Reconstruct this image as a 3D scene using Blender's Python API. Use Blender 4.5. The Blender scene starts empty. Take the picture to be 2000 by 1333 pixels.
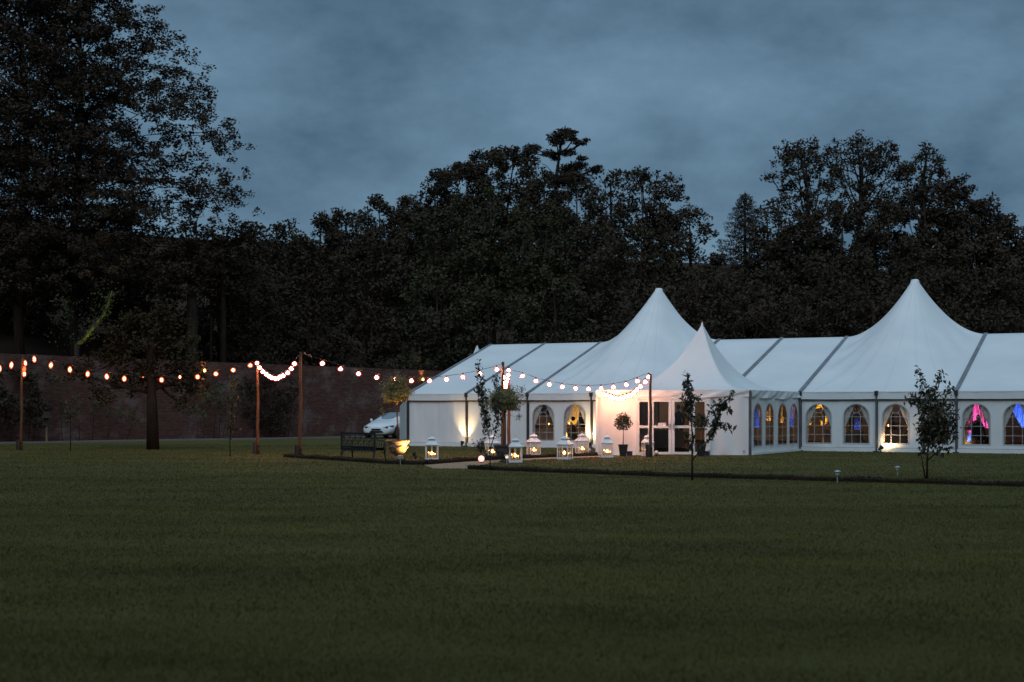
import bpy, bmesh, math, random
import numpy as np
from mathutils import Vector, Matrix
from mathutils.geometry import tessellate_polygon

PI = math.pi
scn = bpy.context.scene
COL = scn.collection
rnd = random.Random(7)
RNG = np.random.default_rng(11)

# ------------------------------------------------------------------ camera
H = 1.63                       # eye height
F, CX, HY = 2778.0, 1000.0, 800.0   # focal length in px of a 2000 px wide frame, centre, horizon row
cam_d = bpy.data.cameras.new('camera')
cam_d.lens = 50.0
cam_d.sensor_width = 36.0
cam_d.shift_y = (HY - 666.5) / 2000.0
cam_d.clip_start = 0.1
cam_d.clip_end = 2000
cam_d.dof.use_dof = True
cam_d.dof.focus_distance = 51.0
cam_d.dof.aperture_fstop = 1.8
cam = bpy.data.objects.new('camera', cam_d)
cam.location = (0, 0, H)
cam.rotation_euler = (PI / 2, 0, 0)
COL.objects.link(cam)
scn.camera = cam

# ------------------------------------------------------------------ world: overcast dusk sky
SUN_EL, SUN_AZ = math.radians(52), math.radians(188)
world = bpy.data.worlds.new('World')
scn.world = world
world.use_nodes = True
wn, wl = world.node_tree.nodes, world.node_tree.links
wn.clear()
w_out = wn.new('ShaderNodeOutputWorld')
w_bg = wn.new('ShaderNodeBackground')
w_bg.inputs['Strength'].default_value = 0.15
w_sky = wn.new('ShaderNodeTexSky')
w_sky.sky_type = 'NISHITA'
w_sky.sun_disc = False
w_sky.sun_elevation = math.radians(2.0)
w_sky.sun_rotation = SUN_AZ
w_sky.air_density = 1.0
w_sky.dust_density = 1.5
w_sky.ozone_density = 3.0
w_tc = wn.new('ShaderNodeTexCoord')
# flat cloud deck: project the view direction onto a plane overhead
w_sep = wn.new('ShaderNodeSeparateXYZ')
wl.new(w_tc.outputs['Generated'], w_sep.inputs[0])
w_z = wn.new('ShaderNodeMath'); w_z.operation = 'MAXIMUM'; w_z.inputs[1].default_value = 0.0
wl.new(w_sep.outputs['Z'], w_z.inputs[0])
w_z2 = wn.new('ShaderNodeMath'); w_z2.operation = 'ADD'; w_z2.inputs[1].default_value = 0.42
wl.new(w_z.outputs[0], w_z2.inputs[0])
w_dx = wn.new('ShaderNodeMath'); w_dx.operation = 'DIVIDE'
wl.new(w_sep.outputs['X'], w_dx.inputs[0]); wl.new(w_z2.outputs[0], w_dx.inputs[1])
w_dy = wn.new('ShaderNodeMath'); w_dy.operation = 'DIVIDE'
wl.new(w_sep.outputs['Y'], w_dy.inputs[0]); wl.new(w_z2.outputs[0], w_dy.inputs[1])
w_cmb = wn.new('ShaderNodeCombineXYZ')
wl.new(w_dx.outputs[0], w_cmb.inputs[0]); wl.new(w_dy.outputs[0], w_cmb.inputs[1])
w_no = wn.new('ShaderNodeTexNoise')
w_no.inputs['Scale'].default_value = 3.4
w_no.inputs['Detail'].default_value = 8.0
w_no.inputs['Roughness'].default_value = 0.55
w_no.inputs['Distortion'].default_value = 0.15
wl.new(w_cmb.outputs[0], w_no.inputs['Vector'])
w_rmp = wn.new('ShaderNodeValToRGB')
cr = w_rmp.color_ramp
cr.elements[0].position = 0.33; cr.elements[0].color = (0.38, 0.74, 1.16, 1)
cr.elements[1].position = 0.68; cr.elements[1].color = (1.04, 1.76, 2.44, 1)
w_n2 = wn.new('ShaderNodeTexNoise')
w_n2.inputs['Scale'].default_value = 9.5; w_n2.inputs['Detail'].default_value = 7.0; w_n2.inputs['Roughness'].default_value = 0.6
wl.new(w_cmb.outputs[0], w_n2.inputs['Vector'])
w_nm = wn.new('ShaderNodeMixRGB'); w_nm.inputs['Fac'].default_value = 0.34
w_cmb.inputs[2].default_value = 5.3
wl.new(w_no.outputs['Fac'], w_nm.inputs['Color1']); wl.new(w_n2.outputs['Fac'], w_nm.inputs['Color2'])
wl.new(w_nm.outputs['Color'], w_rmp.inputs['Fac'])
w_mix = wn.new('ShaderNodeMixRGB'); w_mix.inputs['Fac'].default_value = 0.93
wl.new(w_sky.outputs['Color'], w_mix.inputs['Color1'])
wl.new(w_rmp.outputs['Color'], w_mix.inputs['Color2'])
wl.new(w_mix.outputs['Color'], w_bg.inputs['Color'])
wl.new(w_bg.outputs[0], w_out.inputs['Surface'])

# the bright part of the overcast dusk sky behind the photographer
sun_d = bpy.data.lights.new('sun', 'SUN')
sun_d.energy = 1.4
sun_d.angle = math.radians(70)
sun_d.color = (0.68, 0.86, 1.0)
sun = bpy.data.objects.new('sun', sun_d)
sv = Vector((math.sin(SUN_AZ) * math.cos(SUN_EL), math.cos(SUN_AZ) * math.cos(SUN_EL), math.sin(SUN_EL)))
sun.rotation_euler = sv.to_track_quat('Z', 'Y').to_euler()
sun.location = sv * 60
COL.objects.link(sun)

vs = scn.view_settings
vs.view_transform = 'Standard'
vs.look = 'None'
vs.exposure = 0.15
vs.gamma = 1.0
vs.use_curve_mapping = False
cy = scn.cycles
cy.use_denoising = True
cy.max_bounces = 5
cy.diffuse_bounces = 2
cy.glossy_bounces = 2
cy.transmission_bounces = 3
cy.transparent_max_bounces = 16
cy.caustics_reflective = False
cy.caustics_refractive = False
cy.sample_clamp_indirect = 3.0
cy.use_light_tree = True

# ------------------------------------------------------------------ helpers
def G(px, py):
    """ground point seen at a pixel of the 2000 px frame"""
    Y = F * H / (py - HY)
    return Vector(((px - CX) * Y / F, Y, 0.0))

def P(px, py, Y):
    return Vector(((px - CX) * Y / F, Y, H - (py - HY) * Y / F))

def mat(name, base=(0.5, 0.5, 0.5), rough=0.6, metal=0.0, spec=0.3, emit=None, estr=0.0):
    m = bpy.data.materials.new(name)
    m.use_nodes = True
    b = m.node_tree.nodes['Principled BSDF']
    b.inputs['Base Color'].default_value = (*base, 1)
    b.inputs['Roughness'].default_value = rough
    b.inputs['Metallic'].default_value = metal
    b.inputs['Specular IOR Level'].default_value = spec
    if emit:
        b.inputs['Emission Color'].default_value = (*emit, 1)
        b.inputs['Emission Strength'].default_value = estr
    return m

def noisy(m, c1, c2, scale, detail=4, lo=0.35, hi=0.65, stretch=(1, 1, 1), bump=0.0, bscale=None, bdist=0.02, rough=0.55):
    """noise between two colours plus an optional noise bump, in object space"""
    nt = m.node_tree; n, l = nt.nodes, nt.links
    b = n['Principled BSDF']
    tc = n.new('ShaderNodeTexCoord'); mp = n.new('ShaderNodeMapping')
    mp.inputs['Scale'].default_value = stretch
    l.new(tc.outputs['Object'], mp.inputs['Vector'])
    no = n.new('ShaderNodeTexNoise')
    no.inputs['Scale'].default_value = scale; no.inputs['Detail'].default_value = detail
    no.inputs['Roughness'].default_value = rough
    l.new(mp.outputs[0], no.inputs['Vector'])
    r = n.new('ShaderNodeValToRGB')
    r.color_ramp.elements[0].position = lo; r.color_ramp.elements[0].color = (*c1, 1)
    r.color_ramp.elements[1].position = hi; r.color_ramp.elements[1].color = (*c2, 1)
    l.new(no.outputs['Fac'], r.inputs['Fac']); l.new(r.outputs[0], b.inputs['Base Color'])
    if bump:
        nb = n.new('ShaderNodeTexNoise')
        nb.inputs['Scale'].default_value = bscale or scale * 4; nb.inputs['Detail'].default_value = 4
        l.new(mp.outputs[0], nb.inputs['Vector'])
        bp = n.new('ShaderNodeBump'); bp.inputs['Strength'].default_value = bump; bp.inputs['Distance'].default_value = bdist
        l.new(nb.outputs['Fac'], bp.inputs['Height']); l.new(bp.outputs[0], b.inputs['Normal'])
    return m

ORIG = {}
class MB:
    """collects shapes and links them as ONE mesh object"""
    def __init__(s): s.v = []; s.f = []
    def add(s, vs, fs):
        o = len(s.v); s.v += [tuple(v) for v in vs]; s.f += [tuple(i + o for i in f) for f in fs]; return s
    def box(s, x0, x1, y0, y1, z0, z1, M=None):
        c = [(x0,y0,z0),(x1,y0,z0),(x1,y1,z0),(x0,y1,z0),(x0,y0,z1),(x1,y0,z1),(x1,y1,z1),(x0,y1,z1)]
        if M is not None: c = [M @ Vector(p) for p in c]
        return s.add(c, [(0,3,2,1),(4,5,6,7),(0,1,5,4),(1,2,6,5),(2,3,7,6),(3,0,4,7)])
    def bar(s, a, b, w, h, up=Vector((0,0,1))):
        a, b = Vector(a), Vector(b); d = (b - a)
        if d.length < 1e-6: return s
        d.normalize(); x = d.cross(up)
        if x.length < 1e-4: x = d.cross(Vector((0,1,0)))
        x.normalize(); y = x.cross(d).normalized()
        c = []
        for p in (a, b):
            for sx, sy in ((-1,-1),(1,-1),(1,1),(-1,1)): c.append(p + x*sx*w/2 + y*sy*h/2)
        return s.add(c, [(0,1,2,3),(7,6,5,4),(0,4,5,1),(1,5,6,2),(2,6,7,3),(3,7,4,0)])
    def tube(s, pts, radii, n=6, cap=True):
        pts = [Vector(p) for p in pts]
        if not hasattr(radii, '__len__'): radii = [radii] * len(pts)
        rings = []; up = None
        for i, p in enumerate(pts):
            d = (pts[min(i+1, len(pts)-1)] - pts[max(i-1, 0)])
            d = d.normalized() if d.length > 1e-9 else Vector((0,0,1))
            if up is None: up = d.orthogonal().normalized()
            x = up - d * up.dot(d)
            x = x.normalized() if x.length > 1e-5 else d.orthogonal().normalized()
            up = x; y = d.cross(x)
            rings.append([p + (x*math.cos(2*PI*k/n) + y*math.sin(2*PI*k/n)) * radii[i] for k in range(n)])
        vs = [v for r in rings for v in r]; fs = []
        for i in range(len(pts)-1):
            for k in range(n):
                a, b = i*n+k, i*n+(k+1) % n
                fs.append((a, b, b+n, a+n))
        if cap:
            fs.append(tuple(range(n-1, -1, -1))); fs.append(tuple(range((len(pts)-1)*n, len(pts)*n)))
        return s.add(vs, fs)
    def lathe(s, prof, n=16, c=(0,0,0), cap=True):
        vs = [(c[0]+r*math.cos(2*PI*k/n), c[1]+r*math.sin(2*PI*k/n), c[2]+z) for r, z in prof for k in range(n)]; fs = []
        for i in range(len(prof)-1):
            for k in range(n):
                a, b = i*n+k, i*n+(k+1) % n
                fs.append((a, b, b+n, a+n))
        if cap:
            fs.append(tuple(range(n-1, -1, -1))); fs.append(tuple(range((len(prof)-1)*n, len(prof)*n)))
        return s.add(vs, fs)
    def prism(s, poly, a, b, M=None):
        """polygon (x,z) extruded along y from a to b"""
        n = len(poly)
        vs = [Vector((x, a, z)) for x, z in poly] + [Vector((x, b, z)) for x, z in poly]
        if M is not None: vs = [M @ v for v in vs]
        fs = [tuple(range(n)), tuple(range(2*n-1, n-1, -1))] + [(i, i+n, (i+1) % n + n, (i+1) % n) for i in range(n)]
        return s.add(vs, fs)
    def grid(s, pts):
        """pts[i][j] -> quads"""
        m, n = len(pts), len(pts[0])
        return s.add([p for r in pts for p in r], [(i*n+j, i*n+j+1, (i+1)*n+j+1, (i+1)*n+j) for i in range(m-1) for j in range(n-1)])
    def build(s, name, m, parent=None, smooth=False, loc=None):
        off = ORIG.get(parent.name, Vector((0,0,0))) if parent is not None else Vector(loc or (0,0,0))
        me = bpy.data.meshes.new(name)
        me.from_pydata([(v[0]-off[0], v[1]-off[1], v[2]-off[2]) for v in s.v], [], s.f)
        if smooth: me.polygons.foreach_set('use_smooth', [True]*len(me.polygons))
        me.materials.append(m)
        o = bpy.data.objects.new(name, me); COL.objects.link(o)
        if parent is not None: o.parent = parent
        else: o.location = off
        ORIG[o.name] = off
        return o

def mesh_np(name, v, f, m, parent=None, loc=None):
    """big meshes from numpy arrays: v (N,3), f (M,k)"""
    off = ORIG.get(parent.name, Vector((0,0,0))) if parent is not None else Vector(loc or (0,0,0))
    v = np.asarray(v, dtype=np.float64) - np.array(off)
    f = np.asarray(f, dtype=np.int32); k = f.shape[1]
    me = bpy.data.meshes.new(name)
    me.vertices.add(len(v)); me.vertices.foreach_set('co', v.astype(np.float32).ravel())
    me.loops.add(f.size); me.loops.foreach_set('vertex_index', f.ravel())
    me.polygons.add(len(f)); me.polygons.foreach_set('loop_start', np.arange(len(f), dtype=np.int32)*k)
    me.update(calc_edges=True)
    me.materials.append(m)
    o = bpy.data.objects.new(name, me); COL.objects.link(o)
    if parent is not None: o.parent = parent
    else: o.location = off
    ORIG[o.name] = off
    return o

def tag(o, label=None, cat=None, group=None, kind=None):
    if label: o['label'] = label
    if cat: o['category'] = cat
    if group: o['group'] = group
    if kind: o['kind'] = kind
    return o

def thing(name, label, cat, loc=(0,0,0), rotz=0, group=None):
    o = bpy.data.objects.new(name, None); COL.objects.link(o)
    o.location = loc; o.rotation_euler = (0,0,rotz); o.empty_display_size = 0.2
    ORIG[o.name] = Vector(loc) if rotz == 0 else Vector((0,0,0))
    return tag(o, label, cat, group)

def local(root): ORIG[root.name] = Vector((0,0,0)); return root

def copy_tree(o, loc=None, rotz=None, label=None, parent=None):
    c = o.copy(); COL.objects.link(c)
    if parent is not None: c.parent = parent
    if loc is not None: c.location = loc
    if rotz is not None: c.rotation_euler = (0,0,rotz)
    if label: c['label'] = label
    for ch in list(o.children): copy_tree(ch, parent=c)
    return c

def spot(name, parent, loc, target, energy, color, angle=60, blend=0.6, radius=0.04):
    d = bpy.data.lights.new(name, 'SPOT'); d.energy = energy; d.color = color
    d.spot_size = math.radians(angle); d.spot_blend = 0.9; d.shadow_soft_size = radius
    o = bpy.data.objects.new(name, d); COL.objects.link(o)
    off = ORIG.get(parent.name, Vector((0,0,0)))
    o.parent = parent; o.location = Vector(loc) - off
    o.rotation_euler = (Vector(loc) - Vector(target)).to_track_quat('Z', 'Y').to_euler()
    return o

# ------------------------------------------------------------------ materials
M = {}
M['pvc'] = noisy(mat('white_canvas', rough=0.5, spec=0.25), (0.70,0.705,0.71), (0.78,0.775,0.765), 0.5, 6, bump=0.22, bscale=1.6, bdist=0.06)
M['wallpvc'] = noisy(mat('wall_canvas', rough=0.55, spec=0.2), (0.72,0.715,0.72), (0.80,0.795,0.79), 1.1, 4, stretch=(1,1,0.4), bump=0.35, bscale=2.6, bdist=0.05)
M['seam'] = mat('weld_seam', (0.60,0.61,0.62), 0.5)
M['alu'] = noisy(mat('grey_aluminium', rough=0.5, metal=0.3), (0.09,0.095,0.11), (0.14,0.145,0.16), 3)
M['alu_roof'] = noisy(mat('pale_grey_keder', rough=0.5), (0.16,0.17,0.19), (0.23,0.24,0.26), 1.5)
M['alu_dark'] = noisy(mat('dark_aluminium', rough=0.5, metal=0.2), (0.035,0.032,0.034), (0.06,0.055,0.055), 3)
M['rail'] = noisy(mat('eave_rail_metal', rough=0.6), (0.07,0.055,0.05), (0.13,0.11,0.10), 4)
M['upvc'] = noisy(mat('white_door_frame', rough=0.4, spec=0.4), (0.74,0.74,0.74), (0.8,0.8,0.79), 2)
M['window_bar'] = mat('window_bar_vinyl', (0.50,0.50,0.50), 0.5)
M['curtain'] = noisy(mat('curtain_cloth', rough=0.8, spec=0.1), (0.60,0.55,0.52), (0.70,0.66,0.62), 3, bump=0.3, bscale=9)
M['lantern'] = noisy(mat('lantern_white_paint', rough=0.45, spec=0.4), (0.70,0.69,0.70), (0.80,0.79,0.79), 6)
M['wax'] = mat('candle_wax', (0.50,0.34,0.20), 0.6)
M['flame'] = mat('candle_flame', (1,0.6,0.2), emit=(1.0,0.46,0.12), estr=13)
M['iron'] = noisy(mat('dark_cast_iron', rough=0.5, metal=0.4), (0.018,0.020,0.026), (0.035,0.037,0.045), 12, bump=0.2)
M['black'] = mat('black_plastic', (0.015,0.015,0.017), 0.45)
M['planter_black'] = noisy(mat('black_planter', rough=0.6), (0.018,0.016,0.018), (0.028,0.026,0.028), 9)
M['blue_box'] = noisy(mat('dark_blue_plastic', rough=0.5), (0.02,0.025,0.07), (0.03,0.035,0.10), 5)
M['wood'] = noisy(mat('post_wood', rough=0.75, spec=0.15), (0.11,0.045,0.022), (0.21,0.09,0.042), 3.0, 6, stretch=(6,6,0.6), bump=0.35, bscale=10, bdist=0.01)
M['stake'] = noisy(mat('dark_stake_wood', rough=0.85), (0.035,0.022,0.018), (0.07,0.045,0.035), 5, stretch=(4,4,0.7), bump=0.4)
M['bark'] = noisy(mat('bark', rough=0.95, spec=0.0), (0.030,0.021,0.016), (0.052,0.035,0.026), 5, 6, stretch=(2,2,0.4), bump=0.7, bscale=9, bdist=0.03)
M['bark_pale'] = noisy(mat('pale_bark', rough=0.9, spec=0.1), (0.045,0.035,0.026), (0.11,0.085,0.06), 4, 6, stretch=(2,2,0.35), bump=0.7, bscale=9, bdist=0.03)
M['moss_bark'] = noisy(mat('mossy_bark', rough=0.95, spec=0.05), (0.05,0.042,0.02), (0.20,0.20,0.055), 4, 6, lo=0.42, hi=0.6, bump=0.8, bscale=7, bdist=0.04)
M['trunk_red'] = noisy(mat('standard_tree_trunk', rough=0.8, spec=0.1), (0.14,0.075,0.05), (0.24,0.13,0.085), 6, 5, stretch=(2,2,0.5), bump=0.4)
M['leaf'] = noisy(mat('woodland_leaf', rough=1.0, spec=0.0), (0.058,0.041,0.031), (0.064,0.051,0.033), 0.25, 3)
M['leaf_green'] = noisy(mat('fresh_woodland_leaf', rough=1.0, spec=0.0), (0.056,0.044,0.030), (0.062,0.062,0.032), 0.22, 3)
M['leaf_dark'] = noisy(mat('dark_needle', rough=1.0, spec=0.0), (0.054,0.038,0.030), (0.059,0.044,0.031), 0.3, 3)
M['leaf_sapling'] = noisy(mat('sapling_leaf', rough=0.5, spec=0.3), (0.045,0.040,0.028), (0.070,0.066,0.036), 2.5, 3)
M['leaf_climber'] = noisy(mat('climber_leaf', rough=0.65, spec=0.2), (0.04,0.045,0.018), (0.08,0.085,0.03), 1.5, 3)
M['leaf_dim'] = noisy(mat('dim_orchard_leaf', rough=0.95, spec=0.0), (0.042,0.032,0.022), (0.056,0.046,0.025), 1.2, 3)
M['leaf_olive'] = noisy(mat('olive_leaf', rough=0.6, spec=0.2), (0.17,0.14,0.06), (0.28,0.235,0.10), 2.2, 3)
M['leaf_topiary'] = noisy(mat('bay_leaf', rough=0.5, spec=0.25), (0.028,0.032,0.018), (0.055,0.06,0.03), 5, 3)
M['terracotta'] = noisy(mat('weathered_terracotta', rough=0.85, spec=0.15), (0.15,0.085,0.06), (0.38,0.24,0.17), 4.5, 6, bump=0.6, bscale=12, bdist=0.02)
M['lead'] = noisy(mat('dark_stone_urn', rough=0.8, spec=0.2), (0.045,0.038,0.040), (0.10,0.085,0.085), 5, 6, bump=0.6, bscale=12, bdist=0.02)
M['soil'] = noisy(mat('soil', rough=0.95, spec=0.05), (0.02,0.014,0.01), (0.045,0.03,0.02), 12)
M['stone'] = noisy(mat('coping_stone', rough=0.9, spec=0.1), (0.05,0.045,0.045), (0.15,0.135,0.13), 2.5, 5, bump=0.6, bscale=8)
M['car_paint'] = mat('white_car_paint', (0.78,0.79,0.80), 0.22, spec=0.5)
M['car_glass'] = mat('car_glass', (0.34,0.40,0.43), 0.14, metal=0.55, spec=0.6)
M['car_black'] = mat('car_black_trim', (0.015,0.015,0.018), 0.4)
M['tyre'] = mat('tyre_rubber', (0.018,0.018,0.018), 0.85)
M['rim'] = mat('alloy', (0.30,0.31,0.33), 0.35, metal=0.8)
M['lamp_glass'] = mat('headlamp_glass', (0.30,0.33,0.38), 0.08, spec=0.6)
M['paper'] = mat('white_paper', (0.8,0.79,0.78), 0.8)
M['linen'] = mat('white_table_linen', (0.72,0.68,0.64), 0.8)
M['floorboard'] = noisy(mat('dark_floor', rough=0.6), (0.06,0.045,0.035), (0.10,0.075,0.055), 2, stretch=(1,4,1))
M['inner_drape'] = noisy(mat('ivory_drape', rough=0.8, spec=0.1), (0.62,0.58,0.52), (0.72,0.68,0.62), 2, bump=0.3, bscale=6)
M['cloth_dark'] = noisy(mat('dark_suit', rough=0.9), (0.016,0.015,0.018), (0.03,0.028,0.032), 8)
M['cloth_blue'] = noisy(mat('blue_dress', rough=0.8), (0.10,0.12,0.30), (0.16,0.18,0.40), 8)
M['cloth_pale'] = noisy(mat('pale_shirt', rough=0.8), (0.40,0.36,0.36), (0.55,0.50,0.50), 8)
M['skin'] = mat('skin', (0.42,0.26,0.19), 0.55)
M['hair'] = mat('hair', (0.025,0.016,0.01), 0.6)
M['socket'] = mat('bulb_socket', (0.012,0.010,0.010), 0.5)
M['cable'] = mat('black_cable', (0.012,0.012,0.014), 0.6)
M['bulb_core'] = mat('glowing_bulb', (1,0.7,0.5), emit=(1.0,0.42,0.22), estr=245.0)
M['bulb_dim'] = mat('faint_bulb', (1,0.7,0.5), emit=(1.0,0.50,0.12), estr=1.6)
M['flood_lens'] = mat('floodlight_lens', (1,0.8,0.5), emit=(1.0,0.72,0.36), estr=30)
M['solar_lens'] = mat('path_light_lens', (0.9,0.9,0.9), 0.2, emit=(1.0,0.85,0.7), estr=0.8)
M['solar_lens_off'] = mat('path_light_frosted_lens', (0.6,0.62,0.62), 0.3)
M['steel'] = mat('brushed_steel', (0.50,0.52,0.54), 0.35, metal=0.6)
M['amber_glow'] = mat('amber_lamp_lens', (1,0.7,0.3), emit=(1.0,0.55,0.10), estr=12)
M['timber_pale'] = noisy(mat('pale_timber', rough=0.8), (0.16,0.085,0.05), (0.26,0.15,0.085), 5, stretch=(3,3,0.5))

def glassy(name, tint, gloss_fac, rough=0.03):
    m = bpy.data.materials.new(name); m.use_nodes = True
    n, l = m.node_tree.nodes, m.node_tree.links; n.clear()
    o = n.new('ShaderNodeOutputMaterial'); mx = n.new('ShaderNodeMixShader')
    t = n.new('ShaderNodeBsdfTransparent'); t.inputs[0].default_value = (*tint, 1)
    g = n.new('ShaderNodeBsdfGlossy'); g.inputs['Roughness'].default_value = rough
    g.inputs[0].default_value = (0.9,0.9,0.9,1)
    mx.inputs[0].default_value = gloss_fac
    l.new(t.outputs[0], mx.inputs[1]); l.new(g.outputs[0], mx.inputs[2]); l.new(mx.outputs[0], o.inputs[0])
    return m
M['pane'] = glassy('window_film', (0.92,0.90,0.88), 0.06, 0.08)
M['lantern_glass'] = glassy('lantern_glass', (0.95,0.95,0.95), 0.06, 0.03)

def bulb_halo_glass():  # glass shell whose red emission paints the halo around each bulb
    m = bpy.data.materials.new('pink_bulb_glass'); m.use_nodes = True
    n, l = m.node_tree.nodes, m.node_tree.links; n.clear()
    o = n.new('ShaderNodeOutputMaterial'); mx = n.new('ShaderNodeMixShader')
    t = n.new('ShaderNodeBsdfTransparent')
    e = n.new('ShaderNodeEmission'); e.inputs[0].default_value = (1.0,0.09,0.13,1); e.inputs[1].default_value = 1.6
    mx.inputs[0].default_value = 0.55
    l.new(t.outputs[0], mx.inputs[1]); l.new(e.outputs[0], mx.inputs[2]); l.new(mx.outputs[0], o.inputs[0])
    return m
M['bulb_halo_glass'] = bulb_halo_glass()
M['bulb_halo_glass_red'] = bulb_halo_glass(); M['bulb_halo_glass_red'].name = 'orange_red_bulb_glass'
for nd in M['bulb_halo_glass_red'].node_tree.nodes:
    if nd.type == 'EMISSION': nd.inputs[0].default_value = (1.0,0.13,0.035,1); nd.inputs[1].default_value = 1.9
    if nd.type == 'MIX_SHADER': nd.inputs[0].default_value = 0.8

def brick_mat():
    m = mat('old_red_brick', rough=0.9, spec=0.1)
    nt = m.node_tree; n, l = nt.nodes, nt.links; b = n['Principled BSDF']
    tc = n.new('ShaderNodeTexCoord')
    br = n.new('ShaderNodeTexBrick')
    br.inputs['Scale'].default_value = 1.0
    br.inputs['Brick Width'].default_value = 0.24; br.inputs['Row Height'].default_value = 0.082
    br.inputs['Mortar Size'].default_value = 0.007
    br.inputs['Color1'].default_value = (0.070,0.026,0.019,1); br.inputs['Color2'].default_value = (0.13,0.050,0.036,1)
    br.inputs['Mortar'].default_value = (0.13,0.10,0.09,1)
    l.new(tc.outputs['UV'], br.inputs['Vector'])
    no = n.new('ShaderNodeTexNoise'); no.inputs['Scale'].default_value = 0.55; no.inputs['Detail'].default_value = 9; no.inputs['Roughness'].default_value = 0.82
    l.new(tc.outputs['UV'], no.inputs['Vector'])
    r = n.new('ShaderNodeValToRGB'); r.color_ramp.elements[0].position = 0.50; r.color_ramp.elements[1].position = 0.70
    l.new(no.outputs['Fac'], r.inputs['Fac'])
    mx = n.new('ShaderNodeMixRGB'); mx.inputs['Color2'].default_value = (0.27,0.215,0.20,1)
    ma = n.new('ShaderNodeMath'); ma.operation = 'MULTIPLY'; ma.inputs[1].default_value = 0.75
    l.new(r.outputs[0], ma.inputs[0]); l.new(ma.outputs[0], mx.inputs['Fac'])
    l.new(br.outputs['Color'], mx.inputs['Color1']); l.new(mx.outputs[0], b.inputs['Base Color'])
    bp = n.new('ShaderNodeBump'); bp.inputs['Strength'].default_value = 0.7; bp.inputs['Distance'].default_value = 0.03
    n2 = n.new('ShaderNodeTexNoise'); n2.inputs['Scale'].default_value = 9; n2.inputs['Detail'].default_value = 5
    l.new(tc.outputs['UV'], n2.inputs['Vector'])
    ad = n.new('ShaderNodeMath'); ad.operation = 'SUBTRACT'
    l.new(n2.outputs['Fac'], ad.inputs[0]); l.new(br.outputs['Fac'], ad.inputs[1])
    l.new(ad.outputs[0], bp.inputs['Height']); l.new(bp.outputs[0], b.inputs['Normal'])
    return m
M['brick'] = brick_mat()

def grass_mat(name, c1, c2, c3):
    m = mat(name, rough=0.9, spec=0.08)
    nt = m.node_tree; n, l = nt.nodes, nt.links; b = n['Principled BSDF']
    geo = n.new('ShaderNodeNewGeometry')
    mp = n.new('ShaderNodeMapping'); mp.inputs['Scale'].default_value = (0.16,0.34,0.3); mp.inputs['Rotation'].default_value = (0,0,0.10)
    l.new(geo.outputs['Position'], mp.inputs['Vector'])
    no = n.new('ShaderNodeTexNoise'); no.inputs['Scale'].default_value = 1.5; no.inputs['Detail'].default_value = 6; no.inputs['Roughness'].default_value = 0.62
    l.new(mp.outputs[0], no.inputs['Vector'])
    r = n.new('ShaderNodeValToRGB')
    r.color_ramp.elements[0].position = 0.36; r.color_ramp.elements[0].color = (*c1,1)
    r.color_ramp.elements[1].position = 0.66; r.color_ramp.elements[1].color = (*c2,1)
    l.new(no.outputs['Fac'], r.inputs['Fac'])
    n2 = n.new('ShaderNodeTexNoise'); n2.inputs['Scale'].default_value = 4.0; n2.inputs['Detail'].default_value = 5
    l.new(geo.outputs['Position'], n2.inputs['Vector'])
    r2 = n.new('ShaderNodeValToRGB'); r2.color_ramp.elements[0].position = 0.58; r2.color_ramp.elements[1].position = 0.72
    l.new(n2.outputs['Fac'], r2.inputs['Fac'])
    mu = n.new('ShaderNodeMath'); mu.operation = 'MULTIPLY'; mu.inputs[1].default_value = 0.2
    l.new(r2.outputs[0], mu.inputs[0])
    mx = n.new('ShaderNodeMixRGB'); mx.inputs['Color2'].default_value = (*c3,1)
    l.new(mu.outputs[0], mx.inputs['Fac']); l.new(r.outputs[0], mx.inputs['Color1']); l.new(mx.outputs[0], b.inputs['Base Color'])
    return m
M['lawn'] = grass_mat('lawn_turf', (0.070,0.060,0.020), (0.100,0.090,0.026), (0.098,0.084,0.028))
M['blade'] = grass_mat('grass_blade', (0.080,0.070,0.023), (0.120,0.110,0.031), (0.118,0.102,0.034))
M['hill'] = noisy(mat('woodland_floor', rough=1.0, spec=0.0), (0.046,0.031,0.025), (0.056,0.039,0.029), 0.4, 5)
M['gravel'] = noisy(mat('sandy_gravel', rough=0.95, spec=0.1), (0.28,0.19,0.125), (0.44,0.31,0.21), 5, 8, bump=0.8, bscale=40, bdist=0.02, rough=0.7)
M['drive'] = noisy(mat('grey_drive', rough=0.95, spec=0.1), (0.09,0.072,0.062), (0.17,0.135,0.115), 3, 8, bump=0.5, bscale=30, bdist=0.02, rough=0.7)

# ------------------------------------------------------------------ marquee frame of reference (front left corner, bay, eave, ridge)
TH = 0.4471
U = Vector((math.cos(TH), -math.sin(TH), 0)); V = Vector((math.sin(TH), math.cos(TH), 0))
A0 = Vector((-4.63, 63.58, 0)); BAY = 2.954; EAVE = 2.32; HALF = 8.28; RIDGE = 4.86
NB = 10                                     # bays
def T(s, t=0.0, z=0.0): return A0 + U*s + V*t + Vector((0,0,z))
# entrance porch corners
PFL = Vector((3.02,50.6,0)); PFR = Vector((8.47,50.6,0)); PBR = T(5.985*BAY); PBL = T(4*BAY)

# ------------------------------------------------------------------ ground
def ywall(x): return 72 + (x + 25.9)*0.933 if x < -2 else 94.3
MB().add([(-700,-100,-0.05),(700,-100,-0.05),(700,1100,-0.05),(-700,1100,-0.05)], [(0,1,2,3)]).build('ground', M['hill'])['kind'] = 'structure'
b = MB()
xs = np.linspace(-60, 60, 61); ys = np.linspace(-6, 70, 77)
b.grid([[(x, y if y < 70 else max(70, ywall(x)-0.2), 0.0) for x in xs] for y in ys])
b.build('lawn', M['lawn'])['kind'] = 'structure'
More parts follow.
